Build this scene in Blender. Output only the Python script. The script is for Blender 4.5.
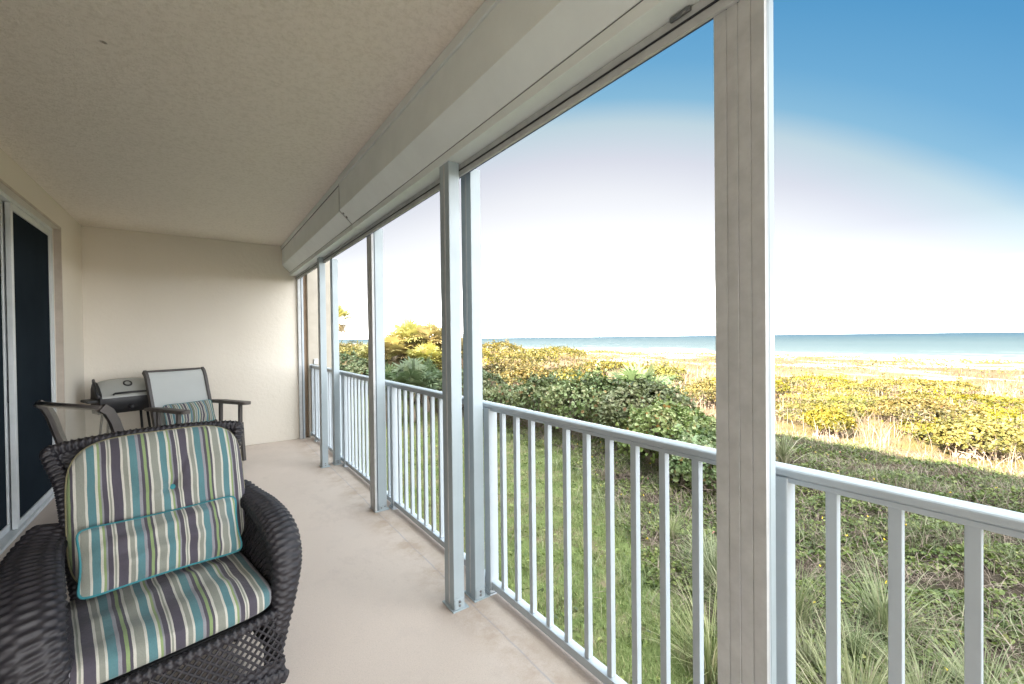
import bpy, bmesh, math, random
import numpy as np
from math import sin, cos, pi, radians, atan, tan, sqrt
from mathutils import Vector, Matrix
for o in list(bpy.data.objects): bpy.data.objects.remove(o)
SC = bpy.context.scene; COL = SC.collection
rng = np.random.default_rng(7); random.seed(7)

# ------------------------------------------------------------ camera
H = 1.43; FPX = 1024*15.0/36
cam_d = bpy.data.cameras.new('camera'); cam = bpy.data.objects.new('camera', cam_d); COL.objects.link(cam)
cam_d.sensor_width = 36; cam_d.lens = 15; cam_d.clip_start = 0.02; cam_d.clip_end = 60000
yaw = atan(311/FPX); pitch = -atan(4.5/FPX); roll = radians(0.65)
fwd = Vector((sin(yaw)*cos(pitch), cos(yaw)*cos(pitch), sin(pitch)))
r0 = Vector((cos(yaw), -sin(yaw), 0)); u0 = r0.cross(fwd)
rr = r0*cos(roll)-u0*sin(roll); uu = r0*sin(roll)+u0*cos(roll)
M = Matrix((rr, uu, -fwd)).transposed().to_4x4(); M.translation = Vector((0, 0, H))
cam.matrix_world = M
SC.camera = cam
SC.render.resolution_x = 1024; SC.render.resolution_y = 684

# ------------------------------------------------------------ world, sun, exposure
HZ, ZEN, LOW, SOU = 16, 9.5, 10, 10.5             # (SOU: unseen glow added to the south to light the interior)
# brightness: haze over the sea, added overhead glow, added horizon band
SUN_EL = radians(30); SUN_AZ = radians(-94)       # azimuth measured from +Y towards +X: behind the building
world = bpy.data.worlds.new('World'); SC.world = world; world.use_nodes = True
nt = world.node_tree; N = nt.nodes; L = nt.links; N.clear()
out = N.new('ShaderNodeOutputWorld')
sky = N.new('ShaderNodeTexSky'); sky.sky_type = 'NISHITA'; sky.sun_disc = False
sky.sun_elevation = SUN_EL; sky.sun_rotation = SUN_AZ
EXPO = 3.8
tc = N.new('ShaderNodeTexCoord')
nrm = N.new('ShaderNodeVectorMath'); nrm.operation = 'NORMALIZE'; L.new(tc.outputs['Generated'], nrm.inputs[0])
def wramp(fac, stops, k):
    r = N.new('ShaderNodeValToRGB'); L.new(fac, r.inputs[0]); el = r.color_ramp.elements
    while len(el) < len(stops): el.new(0.5)
    for e, (p, c) in zip(el, stops): e.position = p; e.color = (*[q/k for q in c], 1)
    return r.outputs[0]
def wmath(op, a, b=None):
    x = N.new('ShaderNodeMath'); x.operation = op
    for sk, v in zip(x.inputs, (a, b)):
        if v is None: continue
        if hasattr(v, 'node'): L.new(v, sk)
        else: sk.default_value = v
    return x.outputs[0]
# bright sea haze: a broad glow centred low over the sea, north-east of the balcony
ca, ce = radians(45), radians(-30)
dot = N.new('ShaderNodeVectorMath'); dot.operation = 'DOT_PRODUCT'; L.new(nrm.outputs[0], dot.inputs[0])
dot.inputs[1].default_value = (sin(ca)*cos(ce), cos(ca)*cos(ce), sin(ce))
ang = wmath('ARCCOSINE', dot.outputs['Value'])
mr = N.new('ShaderNodeMapRange'); mr.inputs[1].default_value = radians(28.5); mr.inputs[2].default_value = radians(90); L.new(ang, mr.inputs[0])
GLOW = [(0.0, (HZ, HZ*.96, HZ*.90)), (0.11, (HZ*.45, HZ*.44, HZ*.42)), (0.19, (1.06, 1.05, 1.05)), (0.317, (.84, .84, .86)), (0.382, (.68, .69, .75)), (0.447, (.50, .63, .68)),
        (0.488, (.22, .46, .64)), (0.545, (.13, .37, .60)), (0.64, (.07, .29, .54)), (0.78, (.025, .22, .49)), (1.0, (.02, .2, .46))]
glow = wramp(mr.outputs[0], GLOW, 16)
# glow added overhead, out of view, to brighten the shaded surfaces
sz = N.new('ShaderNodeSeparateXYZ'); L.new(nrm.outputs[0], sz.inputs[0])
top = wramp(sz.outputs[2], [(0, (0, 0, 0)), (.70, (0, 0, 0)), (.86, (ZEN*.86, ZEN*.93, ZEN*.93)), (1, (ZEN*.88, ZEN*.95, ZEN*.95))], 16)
# bright band added low above the horizon, all round, to light the balcony
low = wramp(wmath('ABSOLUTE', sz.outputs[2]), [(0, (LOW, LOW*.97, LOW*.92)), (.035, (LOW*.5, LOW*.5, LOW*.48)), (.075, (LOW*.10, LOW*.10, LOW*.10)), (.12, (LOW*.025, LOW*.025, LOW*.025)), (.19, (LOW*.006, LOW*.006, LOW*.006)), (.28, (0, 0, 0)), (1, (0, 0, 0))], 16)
def bgn(c, k):
    b = N.new('ShaderNodeBackground'); b.inputs[1].default_value = k; L.new(c, b.inputs[0]); return b.outputs[0]
def addn(a, b):
    x = N.new('ShaderNodeAddShader'); L.new(a, x.inputs[0]); L.new(b, x.inputs[1]); return x.outputs[0]
thin = N.new('ShaderNodeMix'); thin.data_type = 'RGBA'; thin.inputs[0].default_value = .97; L.new(sky.outputs[0], thin.inputs[6]); thin.inputs[7].default_value = (0, 0, 0, 1)
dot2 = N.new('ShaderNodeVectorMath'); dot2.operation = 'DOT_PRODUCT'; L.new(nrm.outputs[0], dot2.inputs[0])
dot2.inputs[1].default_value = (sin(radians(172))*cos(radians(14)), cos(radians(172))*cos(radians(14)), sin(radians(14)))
south = wramp(wmath('ARCCOSINE', dot2.outputs['Value']), [(0, (SOU*1.0, SOU*.97, SOU*.94)), (.5, (SOU*.72, SOU*.72, SOU*.72)), (1, (0, 0, 0))], 16)  # added glow behind the camera, brightening the balcony interior
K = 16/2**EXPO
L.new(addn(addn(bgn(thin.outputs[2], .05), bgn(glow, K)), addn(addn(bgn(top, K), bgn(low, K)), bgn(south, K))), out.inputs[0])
sd = bpy.data.lights.new('sun', 'SUN'); sd.energy = 3.8; sd.angle = radians(0.5); sd.color = (1, .89, .73)
sun = bpy.data.objects.new('sun', sd); COL.objects.link(sun)
sdir = Vector((sin(SUN_AZ)*cos(SUN_EL), cos(SUN_AZ)*cos(SUN_EL), sin(SUN_EL)))
sun.rotation_euler = sdir.to_track_quat('Z', 'Y').to_euler(); sun.location = (-20, 0, 30)
SC.view_settings.view_transform = 'Standard'; SC.view_settings.look = 'None'
SC.view_settings.exposure = EXPO; SC.view_settings.gamma = 1; SC.view_settings.use_curve_mapping = False
SC.render.engine = 'CYCLES'
SC.cycles.max_bounces = 10; SC.cycles.diffuse_bounces = 8; SC.cycles.transparent_max_bounces = 8

# ------------------------------------------------------------ helpers
def link(o, parent=None):
    COL.objects.link(o)
    if parent is not None: o.parent = parent
    return o
def tag(o, label=None, cat=None, group=None, kind=None):
    if label: o['label'] = label
    if cat: o['category'] = cat
    if group: o['group'] = group
    if kind: o['kind'] = kind
    return o
def empty(name, loc, rz=0, label=None, cat=None, group=None):
    o = bpy.data.objects.new(name, None); o.empty_display_size = .1; COL.objects.link(o)
    o.location = loc; o.rotation_euler = (0, 0, rz); return tag(o, label, cat, group)

class MB:
    def __init__(s): s.v = []; s.f = []; s.uv = []; s.smooth = []
    def add(s, vs, fs, uvs=None, sm=False):
        b = len(s.v); s.v += [tuple(p) for p in vs]
        for i, f in enumerate(fs):
            s.f.append([b+k for k in f]); s.smooth.append(sm)
            s.uv.append([uvs[k] for k in f] if uvs else [(0, 0)]*len(f))
    def box(s, x0, x1, y0, y1, z0, z1, bev=0.0):
        if bev <= 0:
            vs = [(x, y, z) for z in (z0, z1) for y in (y0, y1) for x in (x0, x1)]
            s.add(vs, [(0, 2, 3, 1), (4, 5, 7, 6), (0, 1, 5, 4), (2, 6, 7, 3), (0, 4, 6, 2), (1, 3, 7, 5)])
        else:
            bm = bmesh.new(); bmesh.ops.create_cube(bm, size=1)
            for v in bm.verts: v.co = Vector(((x0+x1)/2+v.co.x*(x1-x0), (y0+y1)/2+v.co.y*(y1-y0), (z0+z1)/2+v.co.z*(z1-z0)))
            bmesh.ops.bevel(bm, geom=bm.edges[:], offset=bev, segments=2, affect='EDGES', profile=.5)
            s.addbm(bm)
        return s
    def addbm(s, bm, sm=False):
        bm.verts.ensure_lookup_table(); bm.verts.index_update()
        s.add([v.co[:] for v in bm.verts], [[v.index for v in f.verts] for f in bm.faces], None, sm); bm.free()
    def tube(s, pts, r, n=8, cap=True, flat=1.0, up=None):
        pts = [Vector(p) for p in pts]; m = len(pts)
        rs = r if hasattr(r, '__len__') else [r]*m
        vs = []; prev = None; ln = 0
        uvs = []
        for i, p in enumerate(pts):
            t = (pts[min(i+1, m-1)]-pts[max(i-1, 0)]).normalized()
            if up is not None: a = Vector(up)
            elif prev is None: a = Vector((0, 0, 1)) if abs(t.z) < .9 else Vector((1, 0, 0))
            else: a = prev
            a = (a-t*a.dot(t)).normalized(); prev = a; b = t.cross(a)
            if i: ln += (p-pts[i-1]).length
            for k in range(n):
                q = 2*pi*k/n+pi/n
                vs.append(p+a*cos(q)*rs[i]*flat+b*sin(q)*rs[i]); uvs.append((k/n, ln))
        fs = [(i*n+k, i*n+(k+1) % n, (i+1)*n+(k+1) % n, (i+1)*n+k) for i in range(m-1) for k in range(n)]
        if cap: fs += [tuple(range(n))[::-1], tuple((m-1)*n+k for k in range(n))]
        s.add(vs, fs, uvs, n > 5)
        return s
    def prism(s, prof, a0, a1, axis='y'):
        """profile of 2D points extruded along an axis; for 'y' points are (x,z); for 'x' points are (y,z)"""
        n = len(prof); f = (lambda p, a: (p[0], a, p[1])) if axis == 'y' else (lambda p, a: (a, p[0], p[1]))
        vs = [f(p, a0) for p in prof]+[f(p, a1) for p in prof]
        s.add(vs, [(i, (i+1) % n, n+(i+1) % n, n+i) for i in range(n)]+[tuple(range(n))[::-1], tuple(range(n, 2*n))]); return s
    def grid(s, P, uv=None, sm=True, closed_u=False):
        """P array (a,b,3)"""
        a, b = P.shape[:2]; vs = P.reshape(-1, 3).tolist()
        uvs = uv.reshape(-1, 2).tolist() if uv is not None else None
        bb = b if closed_u else b-1
        fs = [(i*b+j, (i+1)*b+j, (i+1)*b+(j+1) % b, i*b+(j+1) % b) for i in range(a-1) for j in range(bb)]
        s.add(vs, fs, uvs, sm); return s
    def build(s, name, mat, parent=None, recalc=True):
        me = bpy.data.meshes.new(name); me.from_pydata(s.v, [], s.f)
        ul = me.uv_layers.new(name='UVMap')
        ul.data.foreach_set('uv', np.array([c for f in s.uv for c in f], dtype=np.float32).ravel())
        me.polygons.foreach_set('use_smooth', s.smooth)
        if recalc:
            bm = bmesh.new(); bm.from_mesh(me); bmesh.ops.recalc_face_normals(bm, faces=bm.faces); bm.to_mesh(me); bm.free()
        me.materials.append(mat); me.update()
        return link(bpy.data.objects.new(name, me), parent)

def fast_mesh(name, V, F, mat, parent=None, var=None, smooth=False):
    """V (n,3) float, F (m,k) int; var per vertex"""
    me = bpy.data.meshes.new(name); n = len(V); m, k = F.shape
    me.vertices.add(n); me.vertices.foreach_set('co', np.asarray(V, np.float32).ravel())
    me.loops.add(m*k); me.loops.foreach_set('vertex_index', F.astype(np.int32).ravel())
    me.polygons.add(m); me.polygons.foreach_set('loop_start', np.arange(0, m*k, k, dtype=np.int32))
    me.polygons.foreach_set('loop_total', np.full(m, k, np.int32))
    me.polygons.foreach_set('use_smooth', np.full(m, smooth))
    me.update(calc_edges=True)
    if var is not None:
        at = me.attributes.new('var', 'FLOAT', 'POINT'); at.data.foreach_set('value', np.asarray(var, np.float32))
    me.materials.append(mat)
    return link(bpy.data.objects.new(name, me), parent)

# ---- materials
MATS = {}
def srgb(r, g, b): return tuple(((c/255)/12.92 if c/255 <= .04045 else ((c/255+.055)/1.055)**2.4) for c in (r, g, b))
class NM:
    def __init__(s, name, rough=.6, spec=.5, metal=0):
        s.m = bpy.data.materials.new(name); s.m.use_nodes = True; s.nt = s.m.node_tree
        s.b = s.nt.nodes['Principled BSDF']; s.out = s.nt.nodes['Material Output']
        s.b.inputs['Roughness'].default_value = rough; s.b.inputs['Metallic'].default_value = metal
        s.b.inputs['Specular IOR Level'].default_value = spec
    def n(s, t, **kw):
        x = s.nt.nodes.new('ShaderNode'+t)
        for k, v in kw.items():
            if hasattr(x, k): setattr(x, k, v)
            else: x.inputs[k.replace('_', ' ')].default_value = v
        return x
    def l(s, a, b): s.nt.links.new(a, b)
    def coord(s, kind='Object'): return s.n('TexCoord').outputs[kind]
    def noise(s, scale, detail=4, rough=.55, vec=None, sc=None):
        x = s.n('TexNoise'); x.inputs['Scale'].default_value = scale; x.inputs['Detail'].default_value = detail; x.inputs['Roughness'].default_value = rough
        v = vec if vec is not None else s.coord()
        if sc:
            mp = s.n('Mapping'); mp.inputs['Scale'].default_value = sc; s.l(v, mp.inputs[0]); v = mp.outputs[0]
        s.l(v, x.inputs['Vector']); return x.outputs['Fac']
    def ramp(s, fac, stops, interp='LINEAR'):
        x = s.n('ValToRGB'); x.color_ramp.interpolation = interp; e = x.color_ramp.elements
        while len(e) < len(stops): e.new(.5)
        for q, (p, c) in zip(e, stops):
            q.position = p; q.color = (*c, 1) if hasattr(c, '__len__') else (c, c, c, 1)
        s.l(fac, x.inputs[0]); return x.outputs[0]
    def mix(s, fac, a, b, mode='MIX'):
        x = s.n('Mix', data_type='RGBA', blend_type=mode)
        for sock, v in ((x.inputs[0], fac), (x.inputs[6], a), (x.inputs[7], b)):
            if hasattr(v, 'node'): s.l(v, sock)
            else: sock.default_value = v if not hasattr(v, '__len__') else (*v, 1)
        return x.outputs[2]
    def math(s, op, a, b=0):
        x = s.n('Math', operation=op)
        for sock, v in ((x.inputs[0], a), (x.inputs[1], b)):
            if hasattr(v, 'node'): s.l(v, sock)
            else: sock.default_value = v
        return x.outputs[0]
    def base(s, c):
        if hasattr(c, 'node'): s.l(c, s.b.inputs['Base Color'])
        else: s.b.inputs['Base Color'].default_value = (*c, 1)
    def bump(s, h, strength=.3, dist=.01):
        x = s.n('Bump'); x.inputs['Strength'].default_value = strength; x.inputs['Distance'].default_value = dist
        s.l(h, x.inputs['Height']); s.l(x.outputs[0], s.b.inputs['Normal'])

def painted(name, col, rough=.35, dirt=.12, spec=.5, scale=6):
    m = NM(name, rough, spec); nz = m.noise(scale, 5, .6)
    dark = tuple(c*(1-dirt*2) for c in col)
    c = m.mix(m.ramp(nz, [(.35, 0.), (.75, 1.)]), dark, col); fine = m.noise(160, 3)
    c = m.mix(m.ramp(fine, [(.66, 0.), (.78, .35)]), c, tuple(k*.6 for k in col)); m.base(c)
    m.bump(m.noise(220, 2), .06, .002); m.l(m.ramp(nz, [(.3, rough*1.4), (.7, rough)]), m.b.inputs['Roughness'])
    return m.m

def leafmat(name, cols, rough=.5, trans=.25, spec=.35):
    m = NM(name, rough, spec)
    at = m.n('Attribute'); at.attribute_name = 'var'
    c = m.ramp(at.outputs['Fac'], [(i/(len(cols)-1), k) for i, k in enumerate(cols)])
    oi = m.n('ObjectInfo'); hv = m.n('HueSaturation'); m.l(c, hv.inputs['Color']); m.l(m.math('ADD', m.math('MULTIPLY', oi.outputs['Random'], .045), .475), hv.inputs['Hue'])
    m.l(m.math('ADD', m.math('MULTIPLY', m.math('FRACT', m.math('MULTIPLY', oi.outputs['Random'], 7.3)), .5), .75), hv.inputs['Value']); m.l(m.math('ADD', m.math('MULTIPLY', m.math('FRACT', m.math('MULTIPLY', oi.outputs['Random'], 3.7)), .3), .90), hv.inputs['Saturation']); c = hv.outputs[0]
    nz = m.noise(2.3, 3); c = m.mix(m.ramp(nz, [(.35, .0), (.7, .45)]), c, m.mix(.5, c, cols[-1]))
    m.base(c)
    tr = m.n('BsdfTranslucent'); m.l(c, tr.inputs[0]); mx = m.n('MixShader'); mx.inputs[0].default_value = trans
    m.l(m.b.outputs[0], mx.inputs[1]); m.l(tr.outputs[0], mx.inputs[2]); m.l(mx.outputs[0], m.out.inputs[0])
    return m.m

# white aluminium
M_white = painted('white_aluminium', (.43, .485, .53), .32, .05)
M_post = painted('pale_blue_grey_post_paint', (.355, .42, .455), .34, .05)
M_white2 = painted('white_shutter_paint', (.76, .81, .80), .34, .03)
M_track = painted('weathered_track', (.53, .54, .54), .45, .10, scale=14)
M_dark = painted('dark_gasket', (.02, .022, .03), .5, .1)
M_steel = NM('steel_screw', .3, .5, 1); M_steel.base((.25, .25, .25)); M_steel = M_steel.m
# stucco
m = NM('stucco_wall', .85, .2); n1 = m.noise(1.2, 4)
m.base(m.mix(n1, (.64, .595, .515), (.70, .655, .58)))
h = m.math('ADD', m.ramp(m.noise(22, 6, .62), [(.42, 0.), (.62, 1.)]), m.math('MULTIPLY', m.noise(120, 4), .5)); m.bump(h, .28, .004); M_wall = m.m
m = NM('ceiling_texture', .9, .15); n1 = m.noise(2.0, 5, .6)
c = m.mix(n1, (.89, .82, .73), (.94, .87, .79))
kd = m.noise(48, 6, .7); c = m.mix(m.ramp(kd, [(.46, 0.), (.62, .6)]), c, (.74, .67, .58))
# one small chip in the plaster
vd = m.n('VectorMath', operation='DISTANCE'); m.l(m.coord(), vd.inputs[0]); vd.inputs[1].default_value = (-.33, 2.60, 2.76)
c = m.mix(m.ramp(m.math('ADD', vd.outputs['Value'], m.math('MULTIPLY', m.noise(60), .03)), [(.023, .8), (.032, 0.)]), c, (.16, .12, .08)); m.base(c)
h = m.math('ADD', m.ramp(m.noise(60, 6, .7), [(.42, 0.), (.62, 1.)]), m.math('MULTIPLY', m.noise(170, 4), .7)); m.bump(h, .6, .008); M_ceil = m.m
m = NM('coated_concrete_floor', .55, .35); n1 = m.noise(1.1, 6, .6)
c = m.mix(n1, (.475, .395, .34), (.575, .485, .425)); sp = m.noise(170, 3, .6)
c = m.mix(m.ramp(sp, [(.35, .8), (.58, 0.)]), c, (.46, .39, .34)); st = m.noise(3.2, 7, .7)
c = m.mix(m.ramp(st, [(.52, 0.), (.72, .6)]), c, (.43, .36, .32))
st2 = m.noise(1.7, 8, .75, sc=(1, .5, 1)); c = m.mix(m.ramp(st2, [(.56, 0.), (.60, .35), (.64, .05)]), c, (.40, .33, .29))
gr_ = m.noise(260, 2, .5); c = m.mix(m.ramp(gr_, [(.62, 0.), (.70, .6)]), c, (.2, .17, .15))
sx = m.n('SeparateXYZ'); m.l(m.coord(), sx.inputs[0])
wob = m.math('MULTIPLY', m.noise(5, 3), .02)
dx = m.math('ABSOLUTE', m.math('SUBTRACT', m.math('ADD', sx.outputs[0], wob), 1.165))
c = m.mix(m.ramp(dx, [(.0015, .55), (.005, 0.)]), c, (.2, .24, .32))
# rusty dirt towards the posts' line
dirt = m.math('MULTIPLY', m.ramp(m.math('ABSOLUTE', m.math('SUBTRACT', sx.outputs[0], 1.14)), [(.0, .75), (.2, 0.)]), m.ramp(m.noise(4.5, 6, .7), [(.42, 0.), (.62, 1.)]))
c = m.mix(dirt, c, (.33, .24, .17)); m.base(c)
m.bump(m.math('ADD', m.noise(230, 3, .6), m.noise(60, 3)), .35, .002); m.l(m.ramp(n1, [(.3, .38), (.7, .62)]), m.b.inputs['Roughness']); M_floor = m.m

# ------------------------------------------------------------ structure of the balcony
XW, YB, ZC = -1.08, 6.80, 2.76
b = MB().box(XW-.3, 1.345, -3.6, YB+.3, -.22, 0).build('floor', M_floor); tag(b, kind='structure')
b = MB().box(XW-.3, 1.40, -3.6, YB+.3, ZC, ZC+.25).build('ceiling', M_ceil); tag(b, kind='structure')
b = MB().box(XW-.3, 1.205, YB, YB+.25, 0.002, ZC-.002).build('wall_back', M_wall); tag(b, kind='structure')
# house wall with an opening for the sliding door (y 1.0 .. 5.86, z 0 .. 2.53)
D0, D1, DZ = 1.2, 5.88, 2.52
w = MB()
w.box(XW-.24, XW, D1, YB-.001, .002, ZC-.002); w.box(XW-.24, XW, -3.6, D0, .002, ZC-.002); w.box(XW-.24, XW, D0, D1, DZ, ZC-.002)
b = w.build('wall_left', M_wall); tag(b, kind='structure')
# outside pier at the far end of the balcony
pier = MB().box(1.265, 1.62, YB-.02, YB+.9, -2.4, 5.4).build('wall_pier', painted('pier_stucco', (.44, .40, .34), .85, .06)); tag(pier, kind='structure')
pier2 = MB().box(1.205, 1.265, YB+.06, YB+.9, -2.4, ZC-.002).build('wall_return', painted('shaded_return', (.36, .27, .19), .7, .1)); tag(pier2, kind='structure')  # shade on the return wall is painted in as brown
# the building the balcony belongs to
m = NM('building_stucco', .85, .2); m.base(m.mix(m.noise(.7), (.55, .5, .42), (.62, .57, .48))); m.bump(m.noise(60, 5), .3, .004)
bd = MB()
bd.box(-14, XW-.301, -3.6, 45, -2.4, 5.5)
bd.box(XW-.3, 1.40, -3.6, 45, ZC+.255, 5.5)
bd.box(XW-.3, 1.20, YB+.31, 45, -2.4, ZC+.25)
bd.box(XW-.3, 1.25, -3.6, YB+.3, -2.4, -.225)
tag(bd.build('building', m.m), kind='structure')

# ------------------------------------------------------------ sliding door
M_glass = NM('dark_screened_glass', .22, .0); nz = M_glass.noise(1.5, 3)
M_glass.base(M_glass.mix(nz, (.010, .014, .019), (.022, .030, .038))); M_glass.b.inputs['Roughness'].default_value = .5; M_glass.b.inputs['IOR'].default_value = 1.12; M_glass.bump(M_glass.noise(400, 1), .1, .001); M_glass = M_glass.m
M_doorfr = painted('door_frame_aluminium', (.60, .64, .66), .3, .06)
M_sill = painted('door_trim', (.50, .43, .36), .5, .1)
dr = empty('sliding_glass_door', (XW-.08, D1, 0), 0, 'tall white-framed sliding glass door with dark screened panels in the left wall', 'sliding door')
XD = 0.0
def dbox(x0, x1, y0, y1, z0, z1): return MB().box(x0, x1, y0, y1, z0, z1, .003)
f = MB(); dy = D0-D1
f.box(-.05, .03, -.032, -.001, .02, DZ-.001, .003); f.box(-.05, .03, dy+.001, dy+.03, .02, DZ-.001, .003)
f.box(-.05, .03, dy+.03, -.032, DZ-.034, DZ-.001, .003); f.build('frame', M_doorfr, dr)
MB().box(-.06, .045, dy+.001, -.001, .001, .03, .004).build('threshold', M_doorfr, dr)
def panel(y0, y1, x0, x1, handle=False):
    s = MB(); t = .05
    s.box(x0, x1, y0, y0+t, .032, DZ-.036, .003); s.box(x0, x1, y1-t, y1, .032, DZ-.036, .003)
    s.box(x0, x1, y0+t, y1-t, .032, .032+t, .003); s.box(x0, x1, y0+t, y1-t, DZ-.036-t, DZ-.036, .003)
    p = s.build('door_panel', M_doorfr, dr)
    MB().box((x0+x1)/2-.004, (x0+x1)/2+.004, y0+t-.005, y1-t+.005, .032+t-.005, DZ-.031-t).build('screen', M_glass, p)
    if handle:
        MB().box(x1, x1+.03, y1-.038, y1-.014, .98, 1.16, .008).build('handle', M_dark, p)
    return p
panel(-1.10, -.033, -.004, .026); panel(-2.9, -1.06, -.044, -.014, True); panel(dy+.031, -2.85, -.004, .026)
# inside of the room, dark
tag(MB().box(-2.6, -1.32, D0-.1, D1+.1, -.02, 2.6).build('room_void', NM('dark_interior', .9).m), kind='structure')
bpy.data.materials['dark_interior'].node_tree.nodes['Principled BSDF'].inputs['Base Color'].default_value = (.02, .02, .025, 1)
# trim round the reveal
tr = MB(); tr.box(XW-.045, XW+.006, D1-.001, D1+.022, .003, DZ+.022, .003); tr.box(XW-.045, XW+.006, D0, D1-.002, DZ+.001, DZ+.022, .003)
tr = tr.build('door_trim', M_sill); tag(tr, 'narrow beige trim strip framing the sliding glass door opening', 'door trim')
bb = MB()

# ------------------------------------------------------------ shutter housings along the ceiling
def shutter(y0, y1, dx, label):
    t = empty('shutter_box', (0, (y0+y1)/2, 2.35), 0, label, 'shutter box', 'roll-down shutter housings under the ceiling')
    a, c = y0-(y0+y1)/2, y1-(y0+y1)/2
    Z = lambda z: z-2.35
    MB().prism([(.935+dx, Z(2.705)), (.935+dx, Z(2.49)), (1.032+dx, Z(2.393)), (1.245, Z(2.393)), (1.245, Z(2.705))], a, c).build('housing', M_white2, t)
    MB().prism([(.925+dx, Z(2.758)), (.925+dx, Z(2.708)), (1.28, Z(2.708)), (1.28, Z(2.758))], a, c).build('top_trim', M_white2, t)
    MB().box(1.036, 1.195, a+.001, c-.001, Z(2.348), Z(2.390), .002).build('guide_rail', M_white2, t)
    MB().box(.940, 1.2, a+.001, c-.001, Z(2.7052), Z(2.7078)).build('joint', M_dark, t)
    MB().box(1.0365, 1.2, a+.002, c-.002, Z(2.3902), Z(2.3928)).build('joint', M_dark, t)
    return t
t1 = shutter(-3.59, 3.66, 0, 'long cream shutter box overhead on the camera side of the seam')
t2 = shutter(3.675, YB-.004, .010, 'shorter cream shutter box overhead between the seam and the end wall')
e = MB()
e.prism([(.931, .355), (.931, .136), (1.032, .036), (1.05, .036), (1.05, .355)], (3.66-(-3.59))/2+.001, (3.66-(-3.59))/2+.010); e.build('end_cap', M_track, t1)
s = MB()
for (x, z) in ((.96, .118), (.985, .09)):
    s.tube([(x, (3.66+3.59)/2-.02, z-.012), (x, (3.66+3.59)/2-.02, z+.01)], .007, 8)
s.build('screw', M_steel, t1)
# header beam carrying the outer track
hb = empty('header_beam', (0, 2.2, 2.29), 0, 'narrow weathered grey track beam running under the shutter boxes', 'header beam')
MB().box(1.118, 1.129, -5.79, YB-.003-2.2, -.004, .056, .001).build('beam', M_track, hb)
MB().box(1.112, 1.118, -5.79, YB-.003-2.2, .022, .026).build('groove', M_dark, hb)
MB().box(1.1295, 1.137, -5.79, YB-.003-2.2, -.003, .056).build('gasket', painted('blue_gasket', (.05, .07, .14), .5), hb)
mt = MB().box(.60, .70, 0, 0, 0, 0) if False else None
lt = MB(); lt.box(1.106, 1.117, .665, .73, 2.333, 2.346, .003); lt.tube([(1.11, .675, 2.338), (1.10, .68, 2.330), (1.102, .70, 2.327)], .003, 6)
tag(lt.build('track_latch', M_steel), 'small dark metal latch on the overhead track close to the wide post', 'latch')

# ------------------------------------------------------------ posts
def bolts(parent, pts, axis, r=.006):
    s = MB()
    for p in pts:
        p = Vector(p); a = Vector(axis)
        s.tube([p, p+a*.004], r, 6)
    s.build('screw', M_steel, parent)
def slim_post(x, y, ztop, label, name='screen_post'):
    t = empty(name, (x, y, 0), 0, label, 'post', 'slim white posts of the balcony enclosure')
    wx, wy = .031, .052
    s = MB()
    s.box(-wx, wx, -wy, wy, .004, ztop, .002)
    s.build('shaft', M_post, t)
    g = MB(); g.box(-wx-.0015, -wx+.001, -.006, .006, .02, ztop-.01); g.build('track_groove', M_track, t)
    p = MB().box(-wx-.012, wx+.02, -wy-.014, wy+.01, .0005, .006, .001); p.box(-wx+.004, wx-.004, -wy-.004, -wy-.0005, .006, .06, .001)
    p.build('base_bracket', M_post, t)
    bolts(t, [(0, -wy-.004, .045), (0.0, -wy-.004, .024)], (0, -1, 0), .007)
    return t
slim_post(1.078, 2.028, 2.348, 'slim white post nearest the camera on the balcony floor, inner one of its pair')
slim_post(1.215, 2.040, 2.346, 'slim white post between the nearest inner slim post and the railing')
slim_post(1.105, 5.14, 2.348, 'distant slim white post, inner one of the far pair by the end wall')
slim_post(1.245, 5.16, 2.346, 'distant slim white post, railing side of the far pair by the end wall')
def wide_post(x0, y0, y1, x1, label, ztop=2.345):
    cx, cy = x0, (y0+y1)/2
    t = empty('shutter_post', (cx, cy, 0), 0, label, 'post', 'wide grey-faced shutter posts')
    a, c = y0-cy, y1-cy; w = y1-y0
    # ribbed inner face in four facets with grooves between
    r = MB(); prof = [(.012, a), (0, a+.002)]
    xs = [.25, .50, .73]
    P = [(.014, a), (.0, a)]
    for k in xs:
        yy = a+w*k; P += [(.0, yy-.0018), (.0025, yy-.0008), (.0025, yy+.0008), (-.0008 if k == .5 else .0, yy+.0018)]
    P += [(.0, c), (.014, c)]
    n = len(P); vs = [(p[0], p[1], .004) for p in P]+[(p[0], p[1], ztop) for p in P]
    r.add(vs, [(i, (i+1) % n, n+(i+1) % n, n+i) for i in range(n)]+[tuple(range(n)), tuple(range(n, 2*n))[::-1]])
    r.build('track_face', M_track, t)
    MB().box(.0145, .019, a-.0005, c+.0005, .004, ztop-.001).build('lip', M_white, t)
    MB().box(.0192, .026, a+.004, c-.004, .004, ztop-.001).build('gasket', M_dark, t)
    MB().box(.0262, x1-x0, a+.001, c-.001, .004, ztop-.001, .002).build('shaft', M_post, t)
    MB().box(-.004, x1-x0+.02, a-.012, c+.008, .0005, .006, .001).box(.034, x1-x0-.006, a-.004, a-.0005, .006, .05, .001).build('base_bracket', M_post, t)
    bolts(t, [(.05, a-.004, .028), (.05+.03, a-.004, .034)], (0, -1, 0), .006)
    return t
wide_post(1.130, .484, .611, 1.186, 'wide weathered grey-faced post in the foreground crossing the sea view')
wide_post(1.140, 3.505, 3.625, 1.238, 'brown and white shutter post midway along the balcony beside the railing')
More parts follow.
